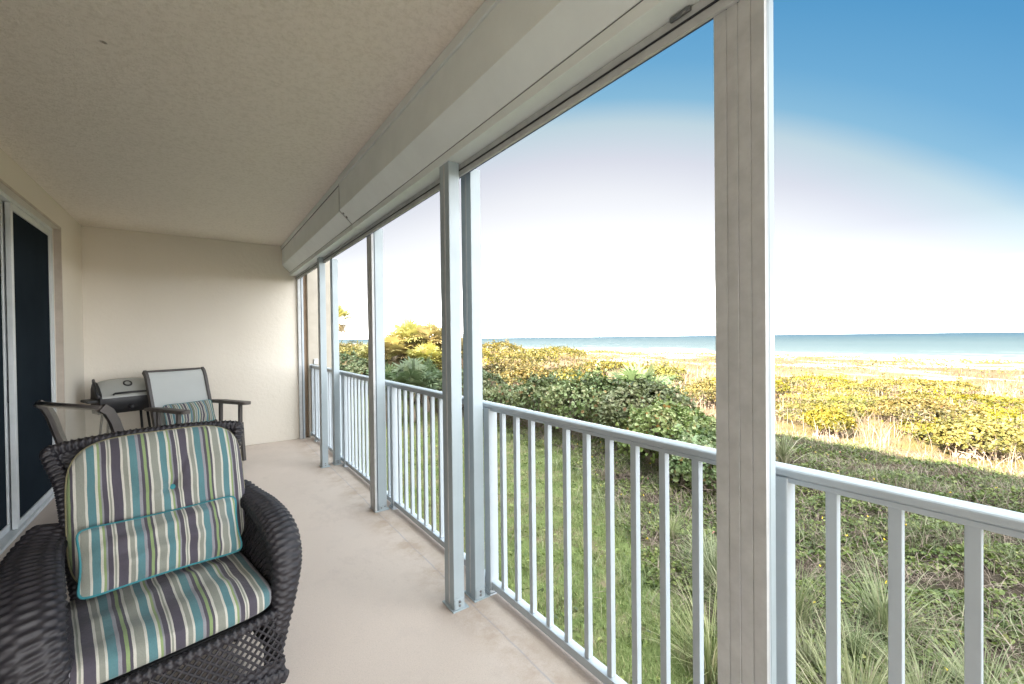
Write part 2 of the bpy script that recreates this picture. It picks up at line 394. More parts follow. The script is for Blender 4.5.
# jamb on the end wall
j = empty('wall_jamb', (1.14, YB, 0), 0, 'grey metal track jamb fixed upright on the end wall', 'jamb')
MB().box(-.01, .028, -.05, -.002, .004, 2.345, .002).build('shaft', M_track, j)
MB().box(.0285, .036, -.046, -.003, .004, 2.345).build('gasket', M_dark, j)
MB().box(.0365, .062, -.05, -.002, .004, 2.345, .002).build('track', M_white, j)

# ------------------------------------------------------------ railing
rl = empty('balcony_railing', (1.31, 2, 0), 0, 'white aluminium balcony railing with square pickets and rounded top rail', 'railing')
yA, yB_ = -3.5-2, YB-.02-2
cap = MB()
prof = []
for k in range(13):                      # rounded cap
    q = pi*k/12; prof.append((.026*cos(q), 1.056+.013*sin(q)))
prof += [(-.026, 1.044), (-.018, 1.0385), (.018, 1.0385), (.026, 1.044)]
n = len(prof); vs = [(p[0], yA, p[1]) for p in prof]+[(p[0], yB_, p[1]) for p in prof]
cap.add(vs, [(i, (i+1) % n, n+(i+1) % n, n+i) for i in range(n)]+[tuple(range(n)), tuple(range(n, 2*n))[::-1]])
cap.build('top_rail', M_white, rl)
MB().box(-.019, .019, yA, yB_, 1.024, 1.038, .002).build('under_rail', M_white, rl)
MB().box(-.021, .021, yA, yB_, .030, .070, .003).build('bottom_rail', M_white, rl)
posts = [.525+1.49*k for k in range(-2, 5)]
pk = MB().box(-.0125, .0125, -.0125, .0125, 0.071, 1.0235, .0015)
po = MB().box(-.028, .028, -.028, .028, .003, 1.0382, .003).box(-.040, .036, -.042, .042, .0006, .009, .002).box(-.033, .033, -.033, .033, .0095, .026, .002)
for yy in (-.036, .036): po.tube([(-.033, yy, .008), (-.033, yy, .014)], .005, 6)
pk0 = po0 = None
def rep(mb, name, first, y):
    if first is None:
        o = mb.build(name, M_white, rl)
    else:
        o = first.copy(); COL.objects.link(o); o.parent = rl
    o.location = (0, y-2, 0); return o
for i, y in enumerate(posts):
    o = rep(po, 'rail_post', po0, y); po0 = po0 or o
    if i < len(posts)-1:
        for k in range(11):
            o2 = rep(pk, 'picket', pk0, y+1.49*(k+1)/12); pk0 = pk0 or o2
for k in range(3): rep(pk, 'picket', pk0, posts[-1]+.124*(k+1)*.75)
for k in range(7): rep(pk, 'picket', pk0, posts[0]-.124*(k+1))
for za, zb in ((1.0, 1.075), (.025, .09)): MB().box(-.034, .034, yB_-.004, yB_+.016, za, zb, .004).build('wall_bracket', M_white, rl)

# ============================================================ OUTDOORS
def sm(t): t = np.clip(t, 0, 1); return t*t*(3-2*t)
_ph = rng.uniform(0, 6.28, (24, 2)); _dr = rng.uniform(0, 6.28, 24)
def fbm(x, y, s, k=8, o=0):
    r = np.zeros_like(np.asarray(x, float)); a = 1; f = 1/s
    for i in range(k):
        d = _dr[(i+o) % 24]; r += a*np.sin((x*cos(d)+y*sin(d))*f*6.28+_ph[(i+o) % 24, 0]); a *= .78; f *= 1.37
    return r/2.6
def hz(x, y):
    x = np.asarray(x, float); y = np.asarray(y, float)
    h = -2.02+.42*sm((x-4.5)/8.5)
    h = h+fbm(x, y, 9)*.12*sm((x-5)/6)+fbm(x, y, 2.1, 6, 5)*.045*sm((x-4.5)/4)
    h = h+1.15*np.exp(-((x-25)/13)**2)*sm((y-20)/24)+fbm(x, y, 17, 5, 9)*.22*sm((x-18)/15)*(1-sm((x-70)/30))
    h = h-2.75*sm((x-40)/112)-3.0*sm((x-146)/90)
    return h
# ground sheet, finer near the balcony
gx = np.concatenate([np.linspace(-60, 1, 12), np.linspace(1.4, 30, 150), np.linspace(30.6, 90, 110), np.linspace(92, 330, 40)])
gy = np.concatenate([np.linspace(-420, -30, 30), np.linspace(-28, -6, 22), np.linspace(-5.5, 30, 170), np.linspace(30.8, 110, 90), np.linspace(115, 1800, 70)])
X, Y = np.meshgrid(gx, gy, indexing='ij'); Z = hz(X, Y)
m = NM('dune_ground', .95, .1); pos = m.coord(); sx = m.n('SeparateXYZ'); m.l(pos, sx.inputs[0])
lawn = m.mix(m.noise(7, 6, .7), (.06, .085, .025), (.15, .175, .065))
lawn = m.mix(m.ramp(m.noise(1.3, 7, .7), [(.46, 0.), (.6, .85)]), lawn, (.16, .125, .08))
soil = m.mix(m.noise(5, 7, .75), (.014, .011, .008), (.075, .058, .04))
soil = m.mix(m.ramp(m.noise(1.6, 6, .6), [(.48, 0.), (.62, .8)]), soil, (.06, .075, .025))
straw = m.mix(m.noise(1.8, 7, .75), (.085, .06, .038), (.21, .155, .10))
straw = m.mix(m.ramp(m.noise(14, 5, .8), [(.4, .7), (.6, 0.)]), straw, (.06, .045, .03))
straw = m.mix(m.ramp(m.noise(.35, 6, .65), [(.47, 0.), (.6, .8)]), straw, (.10, .085, .025))
sand = m.mix(m.noise(.6, 5), (.40, .345, .30), (.55, .485, .43))
veg = m.mix(m.noise(.5, 8, .8), (.115, .085, .055), (.05, .042, .022))
def edge(val, a, b, ns, amp):
    v = m.math('ADD', val, m.math('MULTIPLY', m.math('SUBTRACT', m.noise(ns, 5, .65), .5), amp)); 
    x = m.n('MapRange'); x.inputs[1].default_value = a; x.inputs[2].default_value = b; m.l(v, x.inputs[0]); return x.outputs[0]
# lawn edge slants away from the house: x = 3.2 + 0.46*y, never beyond 8.4
le = m.math('MINIMUM', m.math('ADD', m.math('MULTIPLY', sx.outputs[1], .62), 3.1), 8.4)
c = m.mix(edge(m.math('SUBTRACT', sx.outputs[0], le), -.25, .35, 1.2, 1.6), lawn, soil)
c = m.mix(edge(sx.outputs[0], 11.0, 13.6, .8, 3), c, straw)
c = m.mix(edge(sx.outputs[0], 30, 44, .12, 34), c, m.mix(m.ramp(m.noise(.16, 7, .75, sc=(1, .35, 1)), [(.42, 0.), (.50, 1.)]), sand, veg))
c = m.mix(edge(sx.outputs[0], 84, 96, .05, 12), c, m.mix(m.noise(.2, 5, .6, sc=(1, .2, 1)), (.16, .125, .09), (.30, .25, .19)))
m.base(c); m.bump(m.noise(9, 8, .7), .8, .06)
gr = MB(); gr.grid(np.stack([X, Y, Z], -1)); gr = gr.build('ground', m.m, None, False); tag(gr, kind='structure')
# sea
m = NM('sea_water', .6, .02); pos = m.coord(); sx = m.n('SeparateXYZ'); m.l(pos, sx.inputs[0])
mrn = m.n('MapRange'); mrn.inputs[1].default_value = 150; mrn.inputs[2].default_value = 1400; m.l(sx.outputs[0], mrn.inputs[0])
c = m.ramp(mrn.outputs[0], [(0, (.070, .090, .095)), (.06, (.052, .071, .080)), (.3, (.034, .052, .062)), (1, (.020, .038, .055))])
c = m.mix(m.ramp(m.noise(.02, 6, .7, sc=(1, .12, 1)), [(.4, 0.), (.7, .35)]), c, (.022, .045, .055))
fo = m.noise(.06, 7, .75, sc=(1, .16, 1)); m2 = m.n('MapRange'); m2.inputs[1].default_value = 150; m2.inputs[2].default_value = 330; m.l(sx.outputs[0], m2.inputs[0])
th_ = m.math('ADD', m.math('MULTIPLY', m2.outputs[0], .22), .555)
fm = m.math('GREATER_THAN', fo, th_); c = m.mix(fm, c, (.26, .27, .27)); m.base(c)
m.bump(m.math('ADD', m.noise(.35, 6, .7, sc=(1, .3, 1)), m.noise(1.4, 4, .7, sc=(1, .4, 1))), .6, .5)
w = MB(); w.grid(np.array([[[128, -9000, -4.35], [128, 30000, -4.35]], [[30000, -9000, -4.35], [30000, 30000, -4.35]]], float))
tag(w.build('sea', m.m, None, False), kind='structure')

# ---- foliage materials (scrub and palm golds carry sunlight in their colour)
G_grape = leafmat('sea_grape_leaf', [(.035, .06, .018), (.08, .12, .04), (.14, .19, .08), (.24, .28, .15), (.24, .16, .07)], .42)
G_gold = leafmat('sunlit_scrub_leaf', [(.022, .028, .007), (.055, .058, .011), (.105, .098, .016), (.165, .145, .028), (.15, .10, .035)], .5)  # golden sunlight is put into the leaf colour
G_cover = leafmat('ground_cover_leaf', [(.03, .05, .014), (.09, .135, .035), (.17, .22, .065), (.30, .31, .12)], .5)
G_grass = leafmat('lawn_grass_blade', [(.06, .09, .025), (.12, .165, .055), (.20, .23, .09), (.34, .30, .18)], .6)
G_tuft = leafmat('long_grass_blade', [(.07, .10, .04), (.14, .17, .075), (.24, .26, .14), (.42, .39, .26)], .55)
G_straw = leafmat('dune_grass_blade', [(.07, .055, .025), (.125, .095, .05), (.18, .135, .08), (.25, .19, .13)], .6)
G_palm = leafmat('palm_frond', [(.05, .085, .035), (.075, .12, .05), (.11, .15, .07), (.17, .17, .08)], .45)
G_palmg = leafmat('sunlit_palm_frond', [(.16, .16, .05), (.26, .24, .07), (.36, .31, .12), (.40, .32, .17)], .5)  # sunlit frond copy, the sun's yellow mixed into its colour
m = NM('bark', .9, .1); m.base(m.mix(m.noise(18, 5), (.13, .10, .075), (.34, .28, .22))); m.bump(m.noise(40, 4), .5, .01); G_bark = m.m
G_twig = leafmat('dry_twig', [(.07, .05, .035), (.16, .125, .09), (.34, .28, .22)], .9, .0)
G_soil = G_twig

def unit(v): return v/np.maximum(np.linalg.norm(v, axis=-1, keepdims=True), 1e-9)
def leaf_arrays(P, Nn, size, aspect=.8, fold=.18):
    n = len(P); Nn = unit(Nn); t = unit(np.cross(Nn, rng.normal(size=(n, 3)))); b = np.cross(Nn, t)
    s = size[:, None]
    def pt(a, w, z): return P+t*s*a+b*s*w*aspect+Nn*s*z
    V = np.stack([pt(-.5, 0, 0), pt(-.22, .46, fold), pt(.26, .44, fold), pt(.5, 0, 0), pt(.26, -.44, fold), pt(-.22, -.46, fold)], 1).reshape(-1, 3)
    i = np.arange(n)[:, None]*6
    F = np.concatenate([i+[0, 1, 2, 3], i+[0, 3, 4, 5]], 0); return V, F
def blade_arrays(P, h, w, lean, az=None):
    """curved tapering blades: P (n,3) base, h height, w width, lean horizontal reach of the tip"""
    n = len(P); az = rng.uniform(0, 2*pi, n) if az is None else az
    d = np.stack([np.cos(az), np.sin(az), 0*az], 1); sd_ = np.stack([-np.sin(az), np.cos(az), 0*az], 1)
    V = []
    for t, ww in ((0, 1), (.4, .85), (.75, .55), (1, .08)):
        c = P+d*(lean*t**1.9)[:, None]; c = c+np.array([0, 0, 1])*(h*(t-.16*t**3*np.minimum(lean/np.maximum(h, .01), 2.5)))[:, None]
        V += [c+sd_*(w*ww/2)[:, None], c-sd_*(w*ww/2)[:, None]]
    V = np.stack(V, 1).reshape(-1, 3); i = np.arange(n)[:, None]*8
    F = np.concatenate([i+[0, 1, 3, 2], i+[2, 3, 5, 4], i+[4, 5, 7, 6]], 0); return V, F
def scatter(n, x0, x1, y0, y1, dens=None):
    x = rng.uniform(x0, x1, n); y = rng.uniform(y0, y1, n)
    if dens is not None: k = rng.uniform(0, 1, n) < dens(x, y); x, y = x[k], y[k]
    return x, y
def on_ground(x, y, dz=0): return np.stack([x, y, hz(x, y)+dz], 1)

# ---- stuff: lawn, ground cover, straw, dune grass
lawn_e = lambda x, y: np.minimum(3.1+.62*y, 8.4)-x+fbm(x, y, 2.0, 5, 3)*.35
def make_blades(name, label, P, h, w, lean, mat, cat):
    V, F = blade_arrays(P, h, w, lean); v = np.repeat(np.clip(rng.normal(.45, .22, len(P))+fbm(P[:, 0], P[:, 1], 1.1, 5, 2)*.18, 0, 1), 8)
    return tag(fast_mesh(name, V, F, mat, None, v), label, cat, None, 'stuff')
x, y = scatter(330000, 1.5, 8.6, -1, 22, lambda x, y: np.where(lawn_e(x, y) > 0, np.clip(1.25-y/16, .12, 1), 0)*np.clip(.68+fbm(x, y, 1.1, 7, 7)*.75, .04, 1))
P = on_ground(x, y, -.005); n = len(P)
make_blades('lawn_grass', 'short patchy green lawn below the balcony railing', P, rng.uniform(.035, .10, n), rng.uniform(.005, .009, n), rng.uniform(.01, .07, n), G_grass, 'grass')
# low leafy cover on the bank
cov = lambda x, y: np.where(lawn_e(x, y) < .3, 1, .10)*(fbm(x, y, 1.5, 6, 11) > -.30)
x, y = scatter(150000, 3.2, 13.8, -3, 14, cov); z = hz(x, y); n = len(x)
P = np.stack([x, y, z+np.clip(fbm(x, y, .9, 5, 13)*.10+.09, .01, .3)*rng.uniform(.2, 1.1, n)], 1)
V, F = leaf_arrays(P, rng.normal(size=(n, 3))*.55+[0, 0, 1], rng.uniform(.03, .075, n), .75)
v = np.repeat(np.clip(rng.normal(.45, .2, n)+fbm(x, y, 1.2, 4, 4)*.25, 0, 1), 6)
tag(fast_mesh('ground_cover', V, F, G_cover, None, v), 'low green leafy ground cover on the shaded bank', 'ground cover', None, 'stuff')
# taller grass running through the bank and the rough edge of the lawn
x, y = scatter(60000, 2.6, 13.5, -2.5, 14, lambda x, y: np.where(lawn_e(x, y) < .9, 1, .06)*np.clip((fbm(x, y, 2.4, 6, 19)-.02)*2.2, 0, 1)); n = len(x)
V, F = blade_arrays(on_ground(x, y), rng.uniform(.10, .38, n), rng.uniform(.005, .010, n), rng.uniform(.05, .40, n))
tag(fast_mesh('bank_grass', V, F, G_tuft, None, np.repeat(np.clip(rng.normal(.4, .25, n), 0, 1), 8)), 'ankle high rough grass running through the shaded bank', 'grass', None, 'stuff')
x, y = scatter(60000, 1.5, 8.4, -1, 14, lambda x, y: (lawn_e(x, y) > 0)*np.clip((fbm(x, y, 1.0, 6, 21)-.1)*2, 0, 1)); n = len(x)
V, F = blade_arrays(on_ground(x, y), rng.uniform(.07, .17, n), rng.uniform(.006, .010, n), rng.uniform(.03, .15, n))
tag(fast_mesh('rough_grass', V, F, G_grass, None, np.repeat(np.clip(rng.normal(.35, .25, n), 0, 1), 8)), 'longer grass growing in patches through the lawn', 'grass', None, 'stuff')
# dry twigs and dead grass thatch between the leaves
x, y = scatter(60000, 3.4, 14, -3, 15, lambda x, y: np.where(lawn_e(x, y) < .1, 1, .03)*np.clip(.7-fbm(x, y, 1.5, 6, 11)*.6, .15, 1)); n = len(x)
P = on_ground(x, y, .0)+np.stack([0*x, 0*x, rng.uniform(0, .10, n)], 1)
V, F = blade_arrays(P, rng.uniform(.02, .24, n), rng.uniform(.005, .011, n), rng.uniform(.10, .38, n))
tag(fast_mesh('dry_thatch', V, F, G_twig, None, np.repeat(rng.uniform(0, 1, n), 8)), 'grey brown dead twigs and thatch on the bank', 'thatch', None, 'stuff')
# dune grass, sunlit
x, y = scatter(230000, 11.5, 62, -14, 75, lambda x, y: np.clip((x-11.5)/2.5, 0, 1)*np.clip(1.15-x/60, .1, 1)*np.clip(.55+fbm(x, y, 2.6, 7, 8)*1.1, .03, 1)*np.clip(1.3-np.hypot(x, y)/70, .1, 1)); n = len(x)
dd = np.hypot(x, y); P = on_ground(x, y, -.02)
V, F = blade_arrays(P, rng.uniform(.14, .42, n), .006+dd*.00055, rng.uniform(.03, .3, n))
tag(fast_mesh('dune_grass', V, F, G_straw, None, np.repeat(np.clip(rng.normal(.5, .25, n)+fbm(x, y, 6, 4, 2)*.2, 0, 1), 8)), 'golden dry grass covering the dunes', 'dune grass', None, 'stuff')
# low scrub mats farther out on the sand
x, y = scatter(60000, 16, 85, -30, 130, lambda x, y: (fbm(x*1.0, y*.45, 11, 7, 15) > .12)*np.clip(1.2-x/110, .1, 1)); n = len(x); dd = np.hypot(x, y)
P = on_ground(x, y)+np.stack([0*x, 0*x, rng.uniform(0, .35, n)], 1)
V, F = leaf_arrays(P, rng.normal(size=(n, 3))*.7+[0, 0, .8], .05+dd*.0022, .7)
tag(fast_mesh('dune_scrub', V, F, G_gold, None, np.repeat(rng.uniform(0, .9, n), 6)), 'low yellow green scrub mats creeping over the sand', 'scrub', None, 'stuff')
x, y = scatter(26000, 13.5, 34, -8, 22, lambda x, y: (fbm(x, y, 3.1, 6, 17) > .05)*1.0); n = len(x)
V, F = blade_arrays(on_ground(x, y), rng.uniform(.25, .75, n), np.full(n, .014), rng.uniform(.05, .5, n))
tag(fast_mesh('dead_stalks', V, F, G_twig, None, np.repeat(rng.uniform(0, 1, n), 8)), 'brown dead stalks mixed through the sunlit scrub', 'dead stalks', None, 'stuff')
# wild flowers
m = NM('yellow_petal', .6); m.base((.75, .55, .02)); MY = m.m; m = NM('pink_petal', .6); m.base((.70, .12, .22)); MP = m.m
for mat, nn, nm, lb in ((MY, 170, 'yellow_flowers', 'tiny yellow flowers dotted over the shaded bank'), (MP, 14, 'pink_flowers', 'a few tiny pink blooms on the shaded bank')):
    x, y = scatter(nn, 4.2, 13, -2.5, 12, lambda x, y: np.where(lawn_e(x, y) < .1, 1, .06)); n = len(x)
    P = np.stack([x, y, hz(x, y)+rng.uniform(.10, .22, n)], 1)
    Q = np.repeat(P, 5, 0)+rng.normal(size=(n*5, 3))*.006
    V, F = leaf_arrays(Q, rng.normal(size=(n*5, 3))*.6+[-.3, 0, 1], np.full(n*5, .018), .9); tag(fast_mesh(nm, V, F, mat), lb, 'flowers', None, 'stuff')

# ---- shrubs: every bush a thing with foliage and branches
def shrub(name, x, y, rx, ry, top, label, cat, mat, nleaf, lsize, group=None, bark=True, nlobe=9, flat=.5, seed=None, gap=.35):
    g = float(hz(x, y)); r = np.random.default_rng(seed if seed is not None else int(abs(x*131+y*977)))
    t = empty(name, (x, y, g-.02), 0, label, cat, group); ht = top-g
    lob = []
    for i in range(nlobe):
        a = 2.4*i+r.uniform(-.4, .4); q = sqrt((i+.3)/nlobe)*.72
        s = r.uniform(.30, .46); hh = ht*(1-.42*q*q)*r.uniform(.82, 1.02)
        zr = hh*flat
        lob.append((rx*q*cos(a), ry*q*sin(a), hh-zr, rx*s, ry*s, zr))
    lob = np.array(lob); wts = lob[:, 3]*lob[:, 5]; k = r.choice(nlobe, int(nleaf*1.9), p=wts/wts.sum()); n = len(k)
    d = unit(r.normal(size=(n, 3))); rad = 1-np.abs(r.normal(0, .13, n)); rad *= 1+.10*np.sin(d[:, 0]*7+k)*np.cos(d[:, 1]*8-k)
    P = lob[k, :3]+d*lob[k, 3:]*rad[:, None]
    keep = (P[:, 2] > .06)
    for L_ in lob:
        q = (((P-L_[:3])/L_[3:])**2).sum(1); keep &= (q > .50)
    wob = np.sin(P[:, 0]*5.1+P[:, 1]*3.3)*np.sin(P[:, 2]*6.3+P[:, 1]*4.1+1)
    keep &= (wob > -gap-r.uniform(0, .5, n)*1.2) | (r.uniform(0, 1, n) < .35)
    keep &= (d[:, 2] > -.55) & ((P[:, 2] > ht*.38) | (r.uniform(0, 1, n) < .25))
    P = P[keep][:nleaf]; d = d[keep][:nleaf]; n = len(P)
    # sprigs that stand out of the crown
    ks = r.choice(n, max(n//60, 1)); sp = []
    for q in range(1, 6): sp.append(P[ks]+d[ks]*[.5, .5, 1]*(lsize*.75*q)+r.normal(size=(len(ks), 3))*lsize*.25)
    S = np.concatenate(sp); S = S[S[:, 2] > ht*.6]
    P = np.concatenate([P, S]); dn = np.concatenate([d, unit(r.normal(size=(len(S), 3)))])
    nn = dn*.7+[0, 0, .55]+r.normal(size=(len(P), 3))*.55
    V, F = leaf_arrays(P, nn, lsize*r.uniform(.45, 1.35, len(P)), .85)
    cl = .45+.22*np.sin(P[:, 0]*2.1+P[:, 1]*1.7+P[:, 2]*2.9)+r.normal(0, .16, len(P)); cl = np.where(r.uniform(0, 1, len(P)) < .03, 1, np.clip(cl, 0, .82))
    fast_mesh('foliage', V, F, mat, t, np.repeat(cl, 6))
    if bark:
        B = MB(); nb = int(30+nlobe*6)
        for i in range(nb):
            L_ = lob[i % nlobe]; e_ = L_[:3]+unit(r.normal(size=3))*L_[3:]*.75; e_[2] = max(e_[2], .15)
            s0 = np.array([r.uniform(-.45, .45)*rx, r.uniform(-.45, .45)*ry, -.03]); mid = (s0+e_)/2+r.normal(size=3)*[.18*rx*.5, .18*ry*.5, .08]; mid[2] = abs(mid[2])
            B.tube([s0, s0*.6+mid*.4+[0, 0, .08], mid, (mid+e_)/2+r.normal(size=3)*.05, e_], [.022, .017, .013, .009, .004], 4, False)
        B.build('branches', G_bark, t, False)
    return t
GH = 'broad leaved bushes of the shaded hedge'
hedge = [(9.6, 13.6, 1.7, 1.6, -.30, 5200, 'round leaved bush at the far left end of the shaded hedge'),
         (9.9, 11.6, 1.7, 1.6, .15, 6200, 'round leaved bush second from the left in the shaded hedge'),
         (10.1, 9.7, 1.8, 1.6, .36, 7200, 'tallest bush of the shaded hedge, rising highest above the railing'),
         (10.3, 7.9, 1.6, 1.5, .20, 7200, 'dense shaded hedge bush right of the tallest one'),
         (9.5, 6.35, 1.45, 1.3, -.12, 7200, 'shaded hedge bush directly left of the wide foreground post'),
         (8.9, 5.0, 1.2, 1.0, -.62, 5000, 'low bush at the right foot of the hedge, half behind the wide foreground post')]
for i, (x, y, rx, ry, top, n, lb) in enumerate(hedge):
    shrub('hedge_bush', x, y, rx, ry, top, lb, 'bush', G_grape, n, .105, GH, True, 11, .48, i+1)
for (x, y, rx, ry, top, lb) in ((8.2, 27, 1.6, 1.8, .35, 'brownish far hedge bush seen between the two midway posts, left one'),
                                 (8.6, 30, 1.7, 2.0, .75, 'brownish far hedge bush behind the far slim posts'),
                                 (9.3, 20.5, 1.5, 1.6, .2, 'dark bush under the palm cluster left of the nearest slim post'),
                                 (10.2, 17.2, 1.7, 1.7, .25, 'dark bush seen in the gap between the two nearest slim posts')):
    shrub('shaded_bush', x, y, rx, ry, top, lb, 'bush', G_grape, 3200, .14, 'shaded bushes along the lawn', True, 9)
# sunlit sea grape on the dune, right of the wide post
GS = 'sunlit bushes on the dune'
dn = [(17.6, 6.4, 2.0), (17.4, 2.6, 2.1), (18.5, -.8, 2.2), (20.6, 9.5, 2.2), (21.0, 5.2, 2.4), (21.2, 1.2, 2.4), (24.3, 12.0, 2.2), (24.5, 7.8, 2.4),
      (25.0, 3.6, 2.5), (25.4, -.4, 2.4), (29, 10.2, 2.4), (29.4, 5.4, 2.5), (29.6, .9, 2.6), (17.0, 10.2, 1.5), (15.9, 4.4, .8), (19.2, 3.9, 1.5), (27.0, 7.0, 2.0), (15.7, 1.9, .9)]
DJ = np.random.default_rng(5)
LBR = ['sunlit yellow bush nearest the shade line, right of the foreground post', 'sunlit yellow bush near the shade line in the right half of the sea view',
       'sunlit yellow bush near the shade line at the right picture edge', 'sunlit yellow bush in the second row, just right of the foreground post',
       'middle sunlit yellow bush of the second row on the dune', 'right sunlit yellow bush of the second row on the dune', 'third row sunlit bush at the left end of the patch, by the foreground post',
       'third row sunlit bush second from the left end of the patch', 'third row sunlit bush second from the right picture edge', 'third row sunlit bush cut by the right picture edge',
       'farthest sunlit bush of the patch, left one bordering the sand', 'farthest sunlit bush of the patch, middle one bordering the sand', 'farthest sunlit bush of the patch, right one bordering the sand',
       'small sunlit bush mostly behind the foreground post', 'lowest small sunlit bush at the shade line nearest the foreground post',
       'broad flat bush in the heart of the sunlit patch', 'flat sunlit bush near the back of the patch before the sand', 'thin brownish bush at the shade line near the right picture edge']
for (x, y, r_), lb in zip(dn, LBR):
    r_ *= DJ.uniform(.62, 1.15); x += DJ.uniform(-.9, .9); y += DJ.uniform(-.9, .9)
    shrub('dune_bush', x, y, r_, r_*.95, float(hz(x, y))+DJ.uniform(.35, 1.15), lb, 'bush', G_gold, 8000 if x < 22 else 6000, .075 if x < 22 else .09, GS, True, 13, .40, None, -.15)
dl = [(21.5, 15.3, 1.6, 1.1, 'olive sunlit bush above the hedge, left of the foreground post'), (26, 18.5, 2.0, 1.0, 'sunlit bush behind the olive one, toward the beach'),
      (17.5, 17.5, 2.0, 1.0, 'golden bush behind the tallest hedge bush'), (31, 34, 3.2, 1.5, 'rounded yellow green bush alone on the crest in front of the surf'),
      (16.5, 22.5, 2.4, 1.7, 'tall golden bush behind the left part of the hedge'), (21, 27, 2.8, 2.0, 'golden bush on the dune shoulder, second from the slim posts'),
      (16.5, 29, 2.6, 2.3, 'high golden bush on the dune shoulder next to the slim posts'), (26, 38, 3.2, 1.8, 'low golden bush on the dune ridge toward the surf'),
      (20, 40, 3.2, 2.2, 'golden bush on the far ridge behind the shoulder'), (14.6, 38, 2.8, 2.3, 'golden bush on the ridge right of the palm cluster'),
      (13.4, 47, 3.0, 2.1, 'distant golden bush between the midway post and the far slim posts'), (16, 58, 3.4, 2.2, 'far golden bush in the gap beside the midway post'),
      (11.2, 42, 2.6, 2.0, 'distant golden bush beside the far slim posts'), (11.8, 31, 2.1, 1.9, 'golden bush behind the brownish far hedge'),
      (11.0, 22.6, 1.6, 2.3, 'golden bush filling the foot of the palm cluster'), (12.6, 25.5, 2.0, 2.9, 'golden bush behind the palm cluster'), (9.6, 26.2, 1.7, 2.3, 'golden bush behind the left side of the palm cluster'),
      (14.5, 14.2, 1.5, .8, 'low golden scrub bush close behind the hedge, left of the foreground post'), (19, 21, 2.2, .9, 'low golden bush halfway between the hedge and the crest'), (24, 24, 2.2, .8, 'flat golden bush on the slope toward the crest'),
      (28, 25, 2.4, .8, 'flat golden bush near the sand, left of the foreground post'), (15.2, 19.4, 1.7, 1.3, 'golden bush just behind the left half of the hedge')]
for x, y, r_, hh, lb in dl:
    shrub('dune_bush', x, y, r_, r_*.95, float(hz(x, y))+hh, lb, 'bush', G_gold, 4600, .13, GS, False, 11, .48, None, .1)

# ---- fan palms
def fan_arrays(o, az, elv, plen, R, nb, r):
    """one fan frond: centre at o + petiole; returns blade quads"""
    d = np.array([cos(az)*cos(elv), sin(az)*cos(elv), sin(elv)]); c = o+d*plen
    side = np.array([-sin(az), cos(az), 0]); up_ = np.cross(d, side)*-1
    V = []; F = []
    for k in range(nb):
        a = (k/(nb-1)-.5)*radians(230)+r.normal(0, .03); q = d*cos(a)+side*sin(a); q = q+up_*.0
        ln = R*(1-.25*abs(a)/2)*r.uniform(.85, 1.05); w = R*.055; t = np.cross(q, up_)
        p0 = c; p1 = c+q*ln*.55+up_*.03; p2 = c+q*ln+np.array([0, 0, -1])*ln*r.uniform(.12, .34)
        b = len(V); V += [p0-t*w*.25, p0+t*w*.25, p1+t*w, p1-t*w, p2+t*w*.08, p2-t*w*.08]; F += [[b, b+1, b+2, b+3], [b+3, b+2, b+4, b+5]]
    return np.array(V), np.array(F), d, c
def fan_palm(name, x, y, ztop, R, nf, label, group, mat, trunk=True, dead=0):
    g = float(hz(x, y)); r = np.random.default_rng(int(x*37+y*91)); t = empty(name, (x, y, g-.03), 0, label, 'palm' if trunk else 'palmetto', group)
    head = ztop-g-R*.85; head = max(head, .12)
    Vs, Fs, vs, nb0 = [], [], [], 0; B = MB(); DV, DF, dnb = [], [], 0
    for i in range(nf+dead):
        isd = i >= nf
        az = i*2.4+r.uniform(-.3, .3); el_ = (pi/2*.95)*(1-sqrt((i+.5)/nf))*1.15+.05 if not isd else r.uniform(-1.1, -.4); pl = R*r.uniform(.45, .75)
        o = np.array([0, 0, head+r.uniform(-.1, .1)*R])
        V, F, d, c = fan_arrays(o, az, el_, pl, R*r.uniform(.55, .75), 17, r)
        if isd: DV.append(V); DF.append(F+dnb); dnb += len(V)
        else: Vs.append(V); Fs.append(F+nb0); nb0 += len(V); vs.append(np.full(len(V), np.clip(r.normal(.45, .25), 0, 1)))
        B.tube([o, o+(c-o)*.5+[0, 0, .02], c], [.016, .012, .008], 4, False)
    fast_mesh('fronds', np.concatenate(Vs), np.concatenate(Fs), mat, t, np.concatenate(vs))
    if DV: fast_mesh('dead_fronds', np.concatenate(DV), np.concatenate(DF), G_straw, t, r.uniform(.3, 1, dnb))
    B.build('petioles', mat, t, False)
    T = MB(); nz_ = 9; T.tube([(0.04*sin(k), .03*cos(k*1.3), head*k/(nz_-1)) for k in range(nz_)], [.16+.02*(k % 2) for k in range(nz_)] if trunk else [.10]*nz_, 10)
    T.build('trunk', G_bark, t, False)
    return t
GP = 'fan palms in the cluster beyond the lawn'
fan_palm('fan_palm', 9.2, 24.4, 1.5, 1.25, 40, 'sunlit fan palm at the left edge of the palm cluster', GP, G_palmg, True, 14)
fan_palm('fan_palm', 10.2, 24.6, 2.35, 1.4, 44, 'tallest sunlit fan palm at the top of the palm cluster', GP, G_palmg, True, 18)
fan_palm('fan_palm', 11.2, 24.0, 2.2, 1.4, 44, 'sunlit fan palm right of the tallest one in the cluster', GP, G_palmg, True, 18)
fan_palm('fan_palm', 12.4, 23.4, 1.75, 1.35, 42, 'sunlit fan palm at the right end of the cluster behind the nearest slim post', GP, G_palmg, True, 14)
fan_palm('fan_palm', 10.3, 22.4, 1.0, 1.2, 38, 'low yellowish fan palm at the front of the palm cluster', GP, G_palmg, True, 16)
